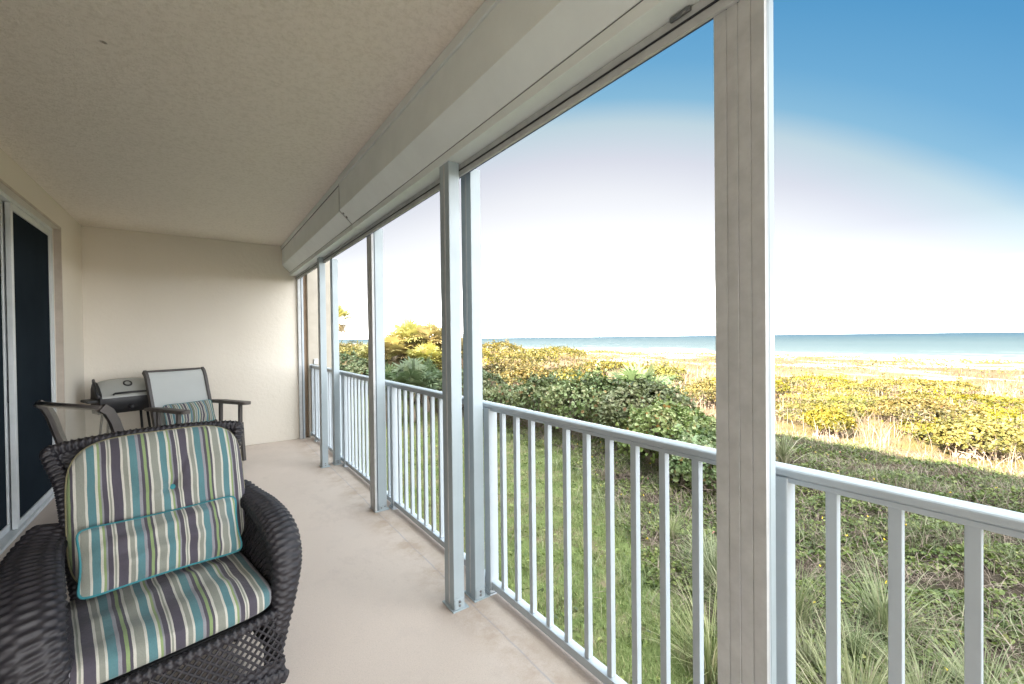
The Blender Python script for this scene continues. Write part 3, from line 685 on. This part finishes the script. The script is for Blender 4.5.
fan_palm('fan_palm', 9.0, 27.5, 1.2, 1.2, 22, 'fan palm half hidden behind the left of the cluster', GP, G_palmg, True, 10)
GQ = 'green palmettos in the shade'
fan_palm('palmetto', 6.9, 16.4, .35, 1.15, 26, 'green palmetto in the shade, right one under the palm cluster', GQ, G_palm, False)
fan_palm('palmetto', 6.2, 17.4, .25, 1.1, 24, 'green palmetto in the shade, left one under the palm cluster', GQ, G_palm, False)
fan_palm('palmetto', 8.1, 17.6, .3, 1.1, 22, 'green palmetto in the shade behind the nearest slim post', GQ, G_palm, False)
fan_palm('palmetto', 11.2, 8.6, .42, 1.2, 26, 'grey green palmetto poking out of the shaded hedge', GQ, G_palm, False)
fan_palm('distant_palm', 13.9, 57, 5.6, 1.9, 24, 'lone distant palm tree with a thin trunk seen behind the far slim posts', None, G_palmg, True, 8)
# spiky yucca at the shade line
t = empty('spiky_plant', (10.8, 4.25, float(hz(10.8, 4.25))), 0, 'spiky sword leaved plant just right of the foreground post at the shade line', 'plant'); n = 70
V, F = blade_arrays(np.zeros((n, 3))+rng.normal(size=(n, 3))*[.04, .04, .02], rng.uniform(.45, .85, n), np.full(n, .032), rng.uniform(.1, .7, n))
fast_mesh('leaves', V, F, G_tuft, t, np.repeat(rng.uniform(.1, 1, n), 8))

# ---- long grass tufts at the foot of the bank
GT = 'long grass tufts at the foot of the bank'
protos = []
for k in range(4):
    n = 210; a = rng.uniform(0, 2*pi, n); q = np.abs(rng.normal(0, .10, n)); P = np.stack([q*np.cos(a), q*np.sin(a), 0*a], 1)
    V, F = blade_arrays(P, rng.uniform(.3, .85, n), rng.uniform(.006, .013, n), rng.uniform(.1, .65, n), a+rng.normal(0, .5, n))
    protos.append(fast_mesh('long_grass_tuft', V, F, G_tuft, None, np.repeat(np.clip(rng.normal(.45, .25, n), 0, 1), 8)))
tp = [(4.35, 1.9), (4.7, 2.35), (5.15, 2.6), (5.0, 1.75), (5.5, 2.1), (4.9, 1.25), (4.4, 1.2), (5.6, 1.5), (5.2, .9), (4.5, .5), (5.9, 2.7), (6.0, 3.4), (5.7, .6), (6.2, 1.4), (4.9, .1),
      (5.6, 3.05), (6.3, 4.2), (4.1, 2.3), (3.9, .9)]
tl = ['nearest', 'second nearest', 'farthest', 'smallest']
for k, (x, y) in enumerate(tp):
    o = protos[k] if k < 4 else protos[k % 4].copy()
    if k >= 4: COL.objects.link(o)
    s = rng.uniform(.5, 1.15); o.location = (x, y, float(hz(x, y))-.01); o.rotation_euler = (0, 0, rng.uniform(0, 6.2)); o.scale = (s, s, s*rng.uniform(.8, 1.1))
    tag(o, 'pale green clump of long arching grass on the shaded bank below the railing', 'grass tuft', GT)

# ============================================================ FURNITURE
def wicker_mat():
    m = NM('dark_resin_wicker', .5, .4); nz = m.noise(26, 4); m.base(m.mix(nz, (.010, .0095, .012), (.032, .029, .034)))
    m.bump(m.noise(300, 2), .15, .001); return m.m
M_wick = wicker_mat()
M_wdark = NM('chair_inner_frame', .6); M_wdark.base((.012, .012, .014)); M_wdark = M_wdark.m
SLATE, CREAM, SAGE, TEAL, LG, LIME = (.078, .070, .090), (.52, .51, .45), (.24, .25, .215), (.09, .195, .215), (.25, .25, .27), (.225, .30, .14)
STR = [(0, SLATE), (.125, CREAM), (.155, SAGE), (.215, CREAM), (.245, TEAL), (.345, LG), (.39, SLATE), (.43, LIME), (.475, SLATE), (.51, CREAM), (.545, SAGE), (.65, CREAM),
       (.68, TEAL), (.785, CREAM), (.82, LIME), (.85, LG), (.875, SLATE), (.935, CREAM), (.95, SAGE), (.975, CREAM)]
def stripes(name, phase, period=.225):
    m = NM(name, .9, .15); uv = m.n('UVMap'); sx = m.n('SeparateXYZ'); m.l(uv.outputs[0], sx.inputs[0])
    w = m.math('MULTIPLY', m.math('SUBTRACT', m.noise(9, 2), .5), .006)
    f = m.math('FRACT', m.math('DIVIDE', m.math('ADD', m.math('SUBTRACT', sx.outputs[0], phase-2.25), w), period))
    c = m.ramp(f, STR, 'CONSTANT')
    mp = m.n('Mapping'); mp.inputs['Scale'].default_value = (900, 240, 240); m.l(m.coord(), mp.inputs[0])
    wv = m.noise(1, 2, .5, mp.outputs[0]); c = m.mix(m.ramp(wv, [(.3, .28), (.6, 0.)]), c, m.mix(.6, c, (.02, .02, .02)))
    m.base(c); m.bump(m.math('ADD', wv, m.math('MULTIPLY', m.noise(11, 5, .6, sc=(1.0, 1.0, .35)), 6)), .5, .004)
    m.b.inputs['Sheen Weight'].default_value = .15; return m.m
M_teal = NM('teal_piping', .85, .15); M_teal.base((.045, .20, .23)); M_teal = M_teal.m
M_khaki = NM('khaki_piping', .85, .15); M_khaki.base((.27, .25, .15)); M_khaki = M_khaki.m

def weave_grid(path, side, wa, tb, pitch=.0135, stake=.025, amp=.0036, mode='tube', mat=None, e=2.6):
    """woven sweep: path (n,3) points, side vectors (n,3), half width wa(n), half thickness tb(n)"""
    path = np.array(path, float); n0 = len(path)
    seg = np.r_[0, np.cumsum(np.linalg.norm(np.diff(path, axis=0), axis=1))]; Ltot = seg[-1]
    # smooth resample (Catmull-Rom through numpy interpolation of a dense spline)
    tt = np.linspace(0, n0-1, 200); i = np.clip(tt.astype(int), 0, n0-2); f = (tt-i)[:, None]
    pad = np.vstack([2*path[0]-path[1], path, 2*path[-1]-path[-2]])
    p0, p1, p2, p3 = pad[i], pad[i+1], pad[i+2], pad[i+3]
    D = .5*((2*p1)+(-p0+p2)*f+(2*p0-5*p1+4*p2-p3)*f**2+(-p0+3*p1-3*p2+p3)*f**3)
    sl = np.r_[0, np.cumsum(np.linalg.norm(np.diff(D, axis=0), axis=1))]
    nu = int(sl[-1]/pitch*4); s = np.linspace(0, sl[-1], nu); P = np.stack([np.interp(s, sl, D[:, k]) for k in range(3)], 1)
    tn = np.interp(s, sl, tt); S = unit(np.stack([np.interp(tn, range(n0), np.array(side, float)[:, k]) for k in range(3)], 1))
    A = np.interp(tn, range(n0), wa); B = np.interp(tn, range(n0), tb)
    T = unit(np.gradient(P, axis=0)); S = unit(S-T*(S*T).sum(1, keepdims=True)); Nn = np.cross(T, S)
    per = 2*(A.mean()+B.mean())*1.6; ns = max(6, int(per/stake)//2*2); nv = ns*5
    q = np.linspace(0, 2*pi, nv, endpoint=False); cx = np.sign(np.cos(q))*np.abs(np.cos(q))**(2/e); cy = np.sign(np.sin(q))*np.abs(np.sin(q))**(2/e)
    row = s/pitch; st = q/(2*pi)*ns
    disp = amp*(.35*np.abs(np.sin(pi*row))[:, None]+1.15*np.cos(pi*st)[None, :]*np.cos(pi*np.floor(row))[:, None]*np.abs(np.sin(pi*row))[:, None])
    ra = A[:, None]*cx[None]+disp*np.cos(q); rb = B[:, None]*cy[None]+disp*np.sin(q)
    G = P[:, None]+S[:, None]*ra[..., None]+Nn[:, None]*rb[..., None]
    return G
def weave_panel(fn, lu, lv, pitch=.0135, stake=.025, amp=.0036):
    """fn(u,v)->(...,3) for u (vertical, rows) and v (across) in 0..1"""
    nu = int(lu/pitch*4); ns = max(4, int(lv/stake)); nv = ns*5
    u, v = np.meshgrid(np.linspace(0, 1, nu), np.linspace(0, 1, nv), indexing='ij'); G = fn(u, v)
    du = np.gradient(G, axis=0); dv = np.gradient(G, axis=1); Nn = unit(np.cross(du, dv))
    row = u*lu/pitch; st = v*ns
    d = amp*(.35*np.abs(np.sin(pi*row))+1.15*np.cos(pi*st)*np.cos(pi*np.floor(row))*np.abs(np.sin(pi*row)))
    return G+Nn*d[..., None]
def lattice(mb, fn, lu, lv, gap=.04, r=.0042, two=True):
    """diagonal strands over a panel"""
    for sgn in ((1, -1) if two else (1,)):
        k = -lu
        while k < lv:
            pts = []
            for q in np.linspace(0, 1, 14):
                u = q; v = (k+q*lu)/lv
                if sgn < 0: v = 1-v
                if 0 <= v <= 1: pts.append(fn(np.array(u), np.array(v))+np.array([0, 0, 0]))
            if len(pts) > 1: mb.tube(pts, r, 6, True)
            k += gap
def cushion(w, d, t, corner=5., puff=.25, n=56, dents=(), wob=0.004, edge=2.6, seed=1, pinch=0.):
    """closed cushion in local XY (w x d), thickness along Z; uv.x = x in metres. returns (MB, outline)"""
    r = np.random.default_rng(seed); a = np.linspace(-1, 1, n); u, v = np.meshgrid(a, a, indexing='ij')
    # map square to a superellipse-like rounded square
    uu_ = np.sign(u)*(1-(1-np.abs(u))**1.5); vv_ = np.sign(v)*(1-(1-np.abs(v))**1.5)
    k = 1-(1-(np.abs(uu_)**corner+np.abs(vv_)**corner)**(-1/corner)*np.maximum(np.abs(uu_), np.abs(vv_)))*1.0
    k = np.where(np.maximum(abs(uu_), abs(vv_)) < 1e-6, 1, k)
    X = uu_*k; Y = vv_*k
    if pinch: X = X*(1-pinch*(1-np.abs(vv_)**2)*np.abs(uu_)**3); Y = Y*(1-pinch*1.4*(1-np.abs(uu_)**2)*np.abs(vv_)**3)
    m_ = np.maximum(np.abs(uu_), np.abs(vv_))
    h = (1-m_**edge)**(1/edge)*(1-puff+puff*(1-uu_**2)*(1-vv_**2))
    fx = r.uniform(0, 6, 6)
    wv = wob*(np.sin(X*5+fx[0]+Y*2)+.6*np.sin(Y*9+fx[1]-X*3)+.5*np.sin(X*13+Y*7+fx[2]))*(1-m_**4)
    top = h*t/2+wv
    for (dx_, dy_, dp, rad) in dents:
        R_ = np.hypot(X*w/2-dx_, Y*d/2-dy_); ang = np.arctan2(Y*d/2-dy_, X*w/2-dx_)
        top = top-dp*np.exp(-(R_/rad)**1.2)
        for (ca_, ln_, cd_) in ((1.15, .26, .016), (1.75, .22, .008), (-1.3, .16, .010), (3.4, .12, .006), (.2, .10, .006)):
            qx = (X*w/2-dx_)*cos(ca_)+(Y*d/2-dy_)*sin(ca_); qy = -(X*w/2-dx_)*sin(ca_)+(Y*d/2-dy_)*cos(ca_)
            top = top-cd_*np.exp(-(qy/(.006+.05*np.clip(qx, 0, 1)))**2)*np.clip(1-qx/ln_, 0, 1)*(qx > 0)*(1-m_**6)
        top = top-dp*.22*np.exp(-(R_/(rad*2.8))**2)*np.maximum(0, np.cos(ang*2.5+.9))**3*np.clip(R_/rad, 0, 1)
    b = MB(); px = X*w/2; py = Y*d/2
    uv = np.stack([px, py], -1)
    b.grid(np.stack([px, py, top], -1), uv); b.grid(np.stack([px, py, -h*t/2*.9], -1)[:, ::-1], uv[:, ::-1])
    ol = [(px[i, 0], py[i, 0], 0) for i in range(n)]+[(px[-1, j], py[-1, j], 0) for j in range(1, n)]+[(px[i, -1], py[i, -1], 0) for i in range(n-2, -1, -1)]+[(px[0, j], py[0, j], 0) for j in range(n-2, 0, -1)]
    return b, ol
def piping(ol, r=.0045):
    b = MB(); P = [Vector(p) for p in ol]; P = [P[0]]+[p for a, p in zip(P, P[1:]) if (p-a).length > 1e-4]; b.tube(P+[P[0]], r, 7, False); return b
def xform(mb, Mx):
    mb.v = [tuple(Mx @ Vector(p)) for p in mb.v]; return mb

def wicker_chair():
    t = empty('wicker_armchair', (-.098, 2.15, 0), radians(11.6), 'dark brown wicker armchair with striped teal and slate cushions in the foreground', 'armchair')
    # --- arms
    for s in (-1, 1):
        ex = .035 if s < 0 else 0
        path = [(s*.318, .33, .70), (s*.335, .24, .665), (s*.345, .10, .650), (s*.348, -.05, .625), (s*.346, -.15, .580), (s*.338, -.215, .50), (s*.318, -.235, .38), (s*.298, -.228, .25), (s*.278, -.21, .10)]; path = [(p[0]+s*ex*w_, p[1], p[2]) for p, w_ in zip(path, (.3, .7, 1, 1, 1, 1, .9, .6, .3))]
        side = [(1, 0, 0)]*9
        G = weave_grid(path, side, [q_+ex*.5 for q_ in (.040, .054, .062, .064, .064, .057, .046, .036, .028)], [.030, .034, .036, .038, .040, .040, .038, .034, .028])
        b = MB(); b.grid(G, closed_u=True); b.build('arm', M_wick, t, False)
        # outer side panel, closely woven
        def side_fn(u, v, s=s):
            u = np.asarray(u, float); v = np.asarray(v, float)
            ztop = np.interp(v, [0, .15, .5, .8, 1], [.66, .65, .62, .58, .46]); y = .33-.545*v
            z = .10+(ztop-.10)*u; x = s*ex*.7+s*(.288+.098*np.sin(np.clip(u, 0, 1)*pi*.62)*(1-.25*v))
            y = y+(.02-.06*u)*(v-.5)
            return np.stack([x, y, z], -1)
        b = MB(); b.grid(weave_panel(side_fn, .52, .60)); b.build('side_panel', M_wick, t, False)
        def inner_fn(u, v, s=s):
            u = np.asarray(u, float); v = np.asarray(v, float); ztop = np.interp(v, [0, .5, .8, 1], [.66, .62, .57, .47])
            return np.stack([s*(.292+ex+.012*u+0*v), .30-.50*v, .30+(ztop-.30)*u], -1)
        b = MB(); lattice(b, inner_fn, .33, .53, .034, .0045); b.build('inner_lattice', M_wick, t, False)
    # --- back: frame roll, band, lattice
    path = [(-.235, .225, .30), (-.262, .262, .50), (-.275, .300, .68), (-.292, .345, .86), (-.325, .385, .965), (-.315, .402, .995), (-.16, .405, 1.012), (0, .405, 1.017), (.16, .405, 1.012), (.315, .402, .995), (.325, .385, .965), (.292, .345, .86), (.275, .30, .68), (.262, .262, .50), (.235, .225, .30)]
    side = [(0, 1, 0)]*4+[(0, 1, 0)]*7+[(0, 1, 0)]*4
    G = weave_grid(path, side, [.026]*15, [.026]*4+[.022]*7+[.026]*4, pitch=.010, stake=.024)
    b = MB(); b.grid(G, closed_u=True); b.build('back_frame', M_wick, t, False)
    def back_fn(u, v):
        u = np.asarray(u, float); v = np.asarray(v, float); z = .36+.64*u
        return np.stack([(v-.5)*2*np.interp(u, [0, .8, .95, 1], [.245, .285, .31, .315]), .235+.165*u**1.2+.0*v, z], -1)
    b = MB(); b.grid(weave_panel(lambda u, v: back_fn(.84+.16*u, v), .11, .62)); b.build('back_band', M_wick, t, False)
    b = MB(); lattice(b, lambda u, v: back_fn(u*.85, v), .54, .54, .036, .0045); b.build('back_lattice', M_wick, t, False)
    # --- seat deck, apron and bottom rim
    b = MB().box(-.285, .285, -.245, .24, .315, .335, .004); b.build('seat_deck', M_wdark, t)
    def apron(u, v):
        u = np.asarray(u, float); v = np.asarray(v, float); x = -.31+.62*v; bow = 1-(2*v-1)**2
        return np.stack([x, -.262-.035*bow+.01*u, (.165-.045*(1-bow))+u*(.165+.045*(1-bow))], -1)
    b = MB(); lattice(b, apron, .17, .62, .032, .005); b.build('front_lattice', M_wick, t, False)
    for (u0, nm, hh) in ((-.28, 'bottom_rim', .024), (1.0, 'seat_rim', .014)):
        pts = [apron(np.array(u0), np.array(v)) for v in np.linspace(0, 1, 9)]
        G = weave_grid(pts, [(0, 0, 1)]*9, [hh]*9, [.016]*9); b = MB(); b.grid(G, closed_u=True); b.build(nm, M_wick, t, False)
    b = MB(); b.grid(weave_panel(lambda u, v: apron(-.28+.36*u, v)+np.array([0, -.002, 0]), .06, .62)); b.build('apron_band', M_wick, t, False)
    def rear(u, v):
        u = np.asarray(u, float); v = np.asarray(v, float); return np.stack([(v-.5)*.52, .235+0*u, .10+u*.27], -1)
    b = MB(); b.grid(weave_panel(rear, .27, .52)); b.build('rear_panel', M_wick, t, False)
    for x in (-.27, .27):
        for y in (-.235, .225):
            MB().tube([(x, y, .0), (x, y, .34)], [.020, .024], 10).build('leg', M_wdark, t)
    # --- cushions
    ms = stripes('striped_seat_fabric', -.245)
    b, ol = cushion(.615, .53, .155, 8, .26, 80, (), .0075, 4.2, 3)
    Mx = Matrix.Translation((-.024, -.012, .396)) @ Matrix.Rotation(radians(1.5), 4, 'X'); xform(b, Mx)
    c = b.build('seat_cushion', ms, t, True)
    mb_ = stripes('striped_back_fabric', -.172)
    b, ol = cushion(.60, .595, .18, 4.4, .34, 120, ((.02, .045, .056, .030),), .0105, 3.4, 8)
    Mx = Matrix.Translation((.014, .262, .738)) @ Matrix.Rotation(radians(90-15), 4, 'X') @ Matrix.Translation((0, 0, 0)); xform(b, Mx)
    c = b.build('back_cushion', mb_, t, True)
    p = piping(ol, .0045); xform(p, Mx); p.build('piping', M_khaki, c)
    bt = MB(); 
    for k, (zz, rr_) in enumerate(((.036, .004), )): pass
    prof = [(0.0, .0105), (.008, .009), (.0125, .005), (.0135, 0.0), (.010, -.003)]
    G = np.array([[(r_*cos(q), r_*sin(q), z) for q in np.linspace(0, 2*pi, 20, endpoint=False)] for r_, z in prof]); bt.grid(G, closed_u=True)
    xform(bt, Mx @ Matrix.Translation((.02, .045, .038))); bt.build('button', M_teal, c)
    return t
wc = wicker_chair()
# lumbar pillow leaning on the back cushion
lp = empty('lumbar_pillow', (-.098, 2.15, .45), radians(11.6), 'small striped lumbar pillow with teal piping leaning on the wicker armchair cushion', 'pillow')
b, ol = cushion(.525, .25, .145, 9, .55, 70, (), .010, 2.1, 21, .06)
Mx = Matrix.Translation((-.010, .088, .165)) @ Matrix.Rotation(radians(1), 4, 'Y') @ Matrix.Rotation(radians(62), 4, 'X'); xform(b, Mx)
b.build('cover', stripes('striped_pillow_fabric', -.265, .215), lp); p = piping(ol, .0055); xform(p, Mx); p.build('piping', M_teal, lp)

# ---- sling chairs
M_fr = painted('brown_aluminium_frame', (.085, .075, .070), .4, .1)
M_arm = painted('grey_brown_armrest', (.125, .11, .10), .5, .15)
def slingmat(name, ca_, cb_, see):
    m = NM(name, .75, .3); wv = m.noise(500, 2); m.base(m.mix(m.noise(6, 3), ca_, cb_)); m.bump(wv, .3, .001)
    trn = m.n('BsdfTranslucent'); trn.inputs[0].default_value = (.55, .53, .45, 1); mx = m.n('MixShader'); mx.inputs[0].default_value = .3
    m.l(m.b.outputs[0], mx.inputs[1]); m.l(trn.outputs[0], mx.inputs[2])
    # open weave: part of what stands behind shows through the mesh
    tp_ = m.n('BsdfTransparent'); m2_ = m.n('MixShader'); m2_.inputs[0].default_value = see; m.l(mx.outputs[0], m2_.inputs[1]); m.l(tp_.outputs[0], m2_.inputs[2]); m.l(m2_.outputs[0], m.out.inputs[0]); return m.m
M_slingA = slingmat('sky_lit_sling_mesh', (.62, .66, .66), (.70, .73, .72), .10); M_slingB = slingmat('room_lit_sling_mesh', (.74, .69, .58), (.86, .81, .70), .70)  # same fabric twice: sky tint and warm room tint painted into the colour
def flatbar(mb, pts, w, h):
    """rectangular bar swept through points in a plane x = const (width along x)"""
    P = [Vector(p) for p in pts]; vs = []
    for i, p in enumerate(P):
        t = (P[min(i+1, len(P)-1)]-P[max(i-1, 0)]).normalized(); a = Vector((1, 0, 0)); n_ = t.cross(a)
        for sa, sb in ((-1, -1), (1, -1), (1, 1), (-1, 1)): vs.append(p+a*w/2*sa+n_*h/2*sb)
    fs = [(i*4+k, i*4+(k+1) % 4, (i+1)*4+(k+1) % 4, (i+1)*4+k) for i in range(len(P)-1) for k in range(4)]+[(0, 1, 2, 3), tuple(4*(len(P)-1)+k for k in (3, 2, 1, 0))]
    mb.add(vs, fs, None, False)
BP = [(.18, .40), (.215, .50), (.26, .66), (.305, .82), (.345, .97), (.372, 1.03), (.405, 1.058)]
def sling_chair(loc, rz, label, M_sling):
    t = empty('sling_chair', loc, rz, label, 'patio chair', 'brown framed sling patio chairs')
    for s in (-1, 1):
        x = s*.285
        b = MB(); flatbar(b, [(x, y, z) for y, z in BP], .028, .046); b.build('back_upright', M_fr, t)
        b = MB(); flatbar(b, [(x, .22, .415), (x, .05, .40), (x, -.15, .405), (x, -.27, .425), (x, -.31, .405)], .026, .034); b.build('seat_rail', M_fr, t)
        for y0, y1 in ((-.27, -.30), (.20, .30)):
            b = MB(); flatbar(b, [(x*1.08, y0, .44), (x*1.10, y1, .0)], .030, .038); b.build('leg', M_fr, t)
        for y in (-.25, .10):
            b = MB(); flatbar(b, [(x*1.09, y, .40), (x*1.09, y-.005, .655)], .030, .034); b.build('arm_post', M_fr, t)
        # flat paddle armrest
        pr = []; 
        for q in np.linspace(-pi/2, pi/2, 9): pr.append((.036*sin(q), -.35-.03*cos(q)))
        pr = [(.046*sin(q), -.36-.046*cos(q)) for q in np.linspace(pi/2, -pi/2, 9)]+[(-.038, .05), (-.028, .30), (.028, .30), (.038, .05)]
        n = len(pr); zf = lambda y, d: .655+d-.02*(y+.05)**2-.03*max(0, y-.1)
        b = MB(); vs = [(x*1.09+p, y, zf(y, 0)) for p, y in pr]+[(x*1.09+p, y, zf(y, .032)) for p, y in pr]
        b.add(vs, [(i, (i+1) % n, n+(i+1) % n, n+i) for i in range(n)]+[tuple(range(n))[::-1], tuple(range(n, 2*n))]); b.build('armrest', M_arm, t)
    b = MB().tube([(-.285, .405, 1.056), (.285, .405, 1.056)], .013, 10); b.build('top_rail', M_fr, t)
    b = MB().tube([(-.285, .20, .415), (.285, .20, .415)], .012, 10).tube([(-.285, -.29, .39), (.285, -.29, .39)], .012, 10).tube([(-.30, -.28, .15), (.30, -.28, .15)], .010, 8).tube([(-.30, .25, .15), (.30, .25, .15)], .010, 8); b.build('stretcher', M_fr, t)
    def strip(pts, off, sag):
        nn = 26; L_ = len(pts); G = np.zeros((60, nn, 3)); tt = np.linspace(0, L_-1, 60)
        ys = np.interp(tt, range(L_), [p[0] for p in pts]); zs = np.interp(tt, range(L_), [p[1] for p in pts])
        xx = np.linspace(-.274, .274, nn); sg = sag*(1-(xx/.274)**2)
        G[..., 0] = xx[None]; G[..., 1] = ys[:, None]+sg[None]*off[0]; G[..., 2] = zs[:, None]+sg[None]*off[1]
        return G
    def slab(G, th):
        b = MB(); n_ = unit(np.cross(np.gradient(G, axis=0), np.gradient(G, axis=1))); b.grid(G+n_*th); b.grid((G-n_*th)[:, ::-1]); 
        e1 = np.stack([(G+n_*th)[:, 0], (G-n_*th)[:, 0]], 1); e2 = np.stack([(G-n_*th)[:, -1], (G+n_*th)[:, -1]], 1); e3 = np.stack([(G+n_*th)[0], (G-n_*th)[0]], 1)
        for e_ in (e1, e2, e3): b.grid(e_)
        return b
    slab(strip(BP+[(.418, 1.045)], (1, -.3), .014), .0016).build('back_sling', M_sling, t)
    slab(strip([(.21, .418), (.05, .405), (-.15, .41), (-.27, .43), (-.312, .41)], (0, -1), .022), .0016).build('seat_sling', M_sling, t)
    return t
sc2 = sling_chair((-.05, 6.10, 0), radians(30), 'sling patio chair facing the camera beside the end wall, with a striped pillow', M_slingA)
sc3 = sling_chair((-.31, 3.83, 0), radians(124.3), 'sling patio chair turned toward the railing directly behind the wicker armchair', M_slingB)
sc2.scale = (1.06, 1.04, 1.03); sc3.scale = (1.12, 1, 1)
sp_ = empty('striped_pillow', (-.05, 6.10, .45), radians(30), 'striped throw pillow sitting on the sling chair by the end wall', 'pillow')
b, ol = cushion(.53, .27, .12, 8, .55, 40, (), .004, 2.2, 31, .05)
Mx = Matrix.Translation((0, .125, .145)) @ Matrix.Rotation(radians(70), 4, 'X'); xform(b, Mx)
b.build('cover', stripes('striped_small_pillow_fabric', -.2, .17), sp_); p = piping(ol, .004); xform(p, Mx); p.build('piping', M_teal, sp_)

# ---- gas grill
M_blk = painted('black_grill_plastic', (.018, .019, .022), .4, .05)
M_lid = painted('silver_grill_lid', (.36, .37, .35), .35, .04); 
g = empty('gas_grill', (-.70, 6.45, 0), radians(22), 'compact gas grill with silver lid and black base in the corner by the end wall', 'grill')
def loft(profile_fn, xs, name, mat, parent, sm=True):
    b = MB(); G = np.array([profile_fn(x) for x in xs]); b.grid(G, sm=sm); n = G.shape[1]
    b.add(G[0].tolist(), [tuple(range(n))], None, False); b.add(G[-1].tolist(), [tuple(range(n))[::-1]], None, False); return b.build(name, mat, parent)
def lidp(x, g_=0.0):
    k = 1-.16*abs(x/.27)**3; pts = []
    prof = [(-.215, .828), (-.215, .845), (-.19, .875), (-.12, .945), (-.03, 1.005), (.06, 1.02), (.14, .99), (.19, .92), (.20, .828)]
    return [(x, y*(1-.05*abs(x/.27)**4)+0*g_, .80+(z-.80)*k+g_*(1 if z > .82 else 0)) for y, z in prof]
loft(lambda x: lidp(x), np.linspace(-.27, .27, 15), 'lid', M_lid, g)
lid = [o for o in g.children if o.name.startswith('lid')][0]
for x0 in (-.287, .2715):
    loft(lambda x: [(p[0], p[1]*1.04, p[2]+.016 if p[2] > .84 else p[2]-.012) for p in lidp(x)], np.linspace(x0, x0+.0155, 3), 'end_cap', M_blk, lid)
b = MB(); b.tube([(-.30, -.215, .835), (-.315, -.15, .905), (-.31, -.05, .985), (-.295, .03, 1.02)], .015, 8); b.build('side_handle', M_blk, lid)
b = MB().tube([(-.17, -.225, .865), (-.165, -.262, .878), (0, -.270, .882), (.165, -.262, .878), (.17, -.225, .865)], .011, 8); b.build('handle', M_blk, lid)
b = MB(); G = np.array([[(r_*cos(q), -.094-.010*0+r_*sin(q)*.72-.012, .962+r_*sin(q)*.60+h_+.012) for q in np.linspace(0, 2*pi, 20, endpoint=False)] for r_, h_ in ((.046, -.008), (.046, .0), (.034, .002), (.030, -.002))]); b.grid(G, closed_u=True); b.build('emblem_ring', M_blk, lid)
def tub(x):
    k = 1-.12*abs(x/.29)**3; return [(x, -.232*k, .827), (x, -.238*k, .80), (x, -.225*k, .74), (x, -.15*k, .655), (x, .15*k, .655), (x, .21*k, .74), (x, .215*k, .80), (x, .21*k, .827)]
loft(tub, np.linspace(-.29, .29, 13), 'fire_box', M_blk, g)
b = MB().box(-.40, -.295, -.16, .12, .785, .815, .012).box(.295, .42, -.16, .12, .785, .815, .012); b.build('side_shelf', M_blk, g)
b = MB().tube([(0, -.21, .72), (0, -.262, .715)], [.026, .022], 14); b.build('control_knob', M_blk, g)
for x in (-.24, .24):
    for y in (-.17, .17): MB().tube([(x*1.05, y*1.15, .0), (x*.8, y*.7, .66)], .014, 8).build('leg', M_blk, g)
b = MB().box(-.26, .26, -.18, .18, .18, .20, .004); b.build('lower_shelf', M_blk, g)
# small fitting on the pier outside
of = MB().box(-.03, .03, -.035, -.001, -.04, .04, .006).build('outlet_cover', M_track); of.location = (1.36, YB-.02, 1.11); tag(of, 'small grey fitting fixed to the outer wall pier by the railing end', 'outlet cover')

g.scale = (.86, .82, 1)
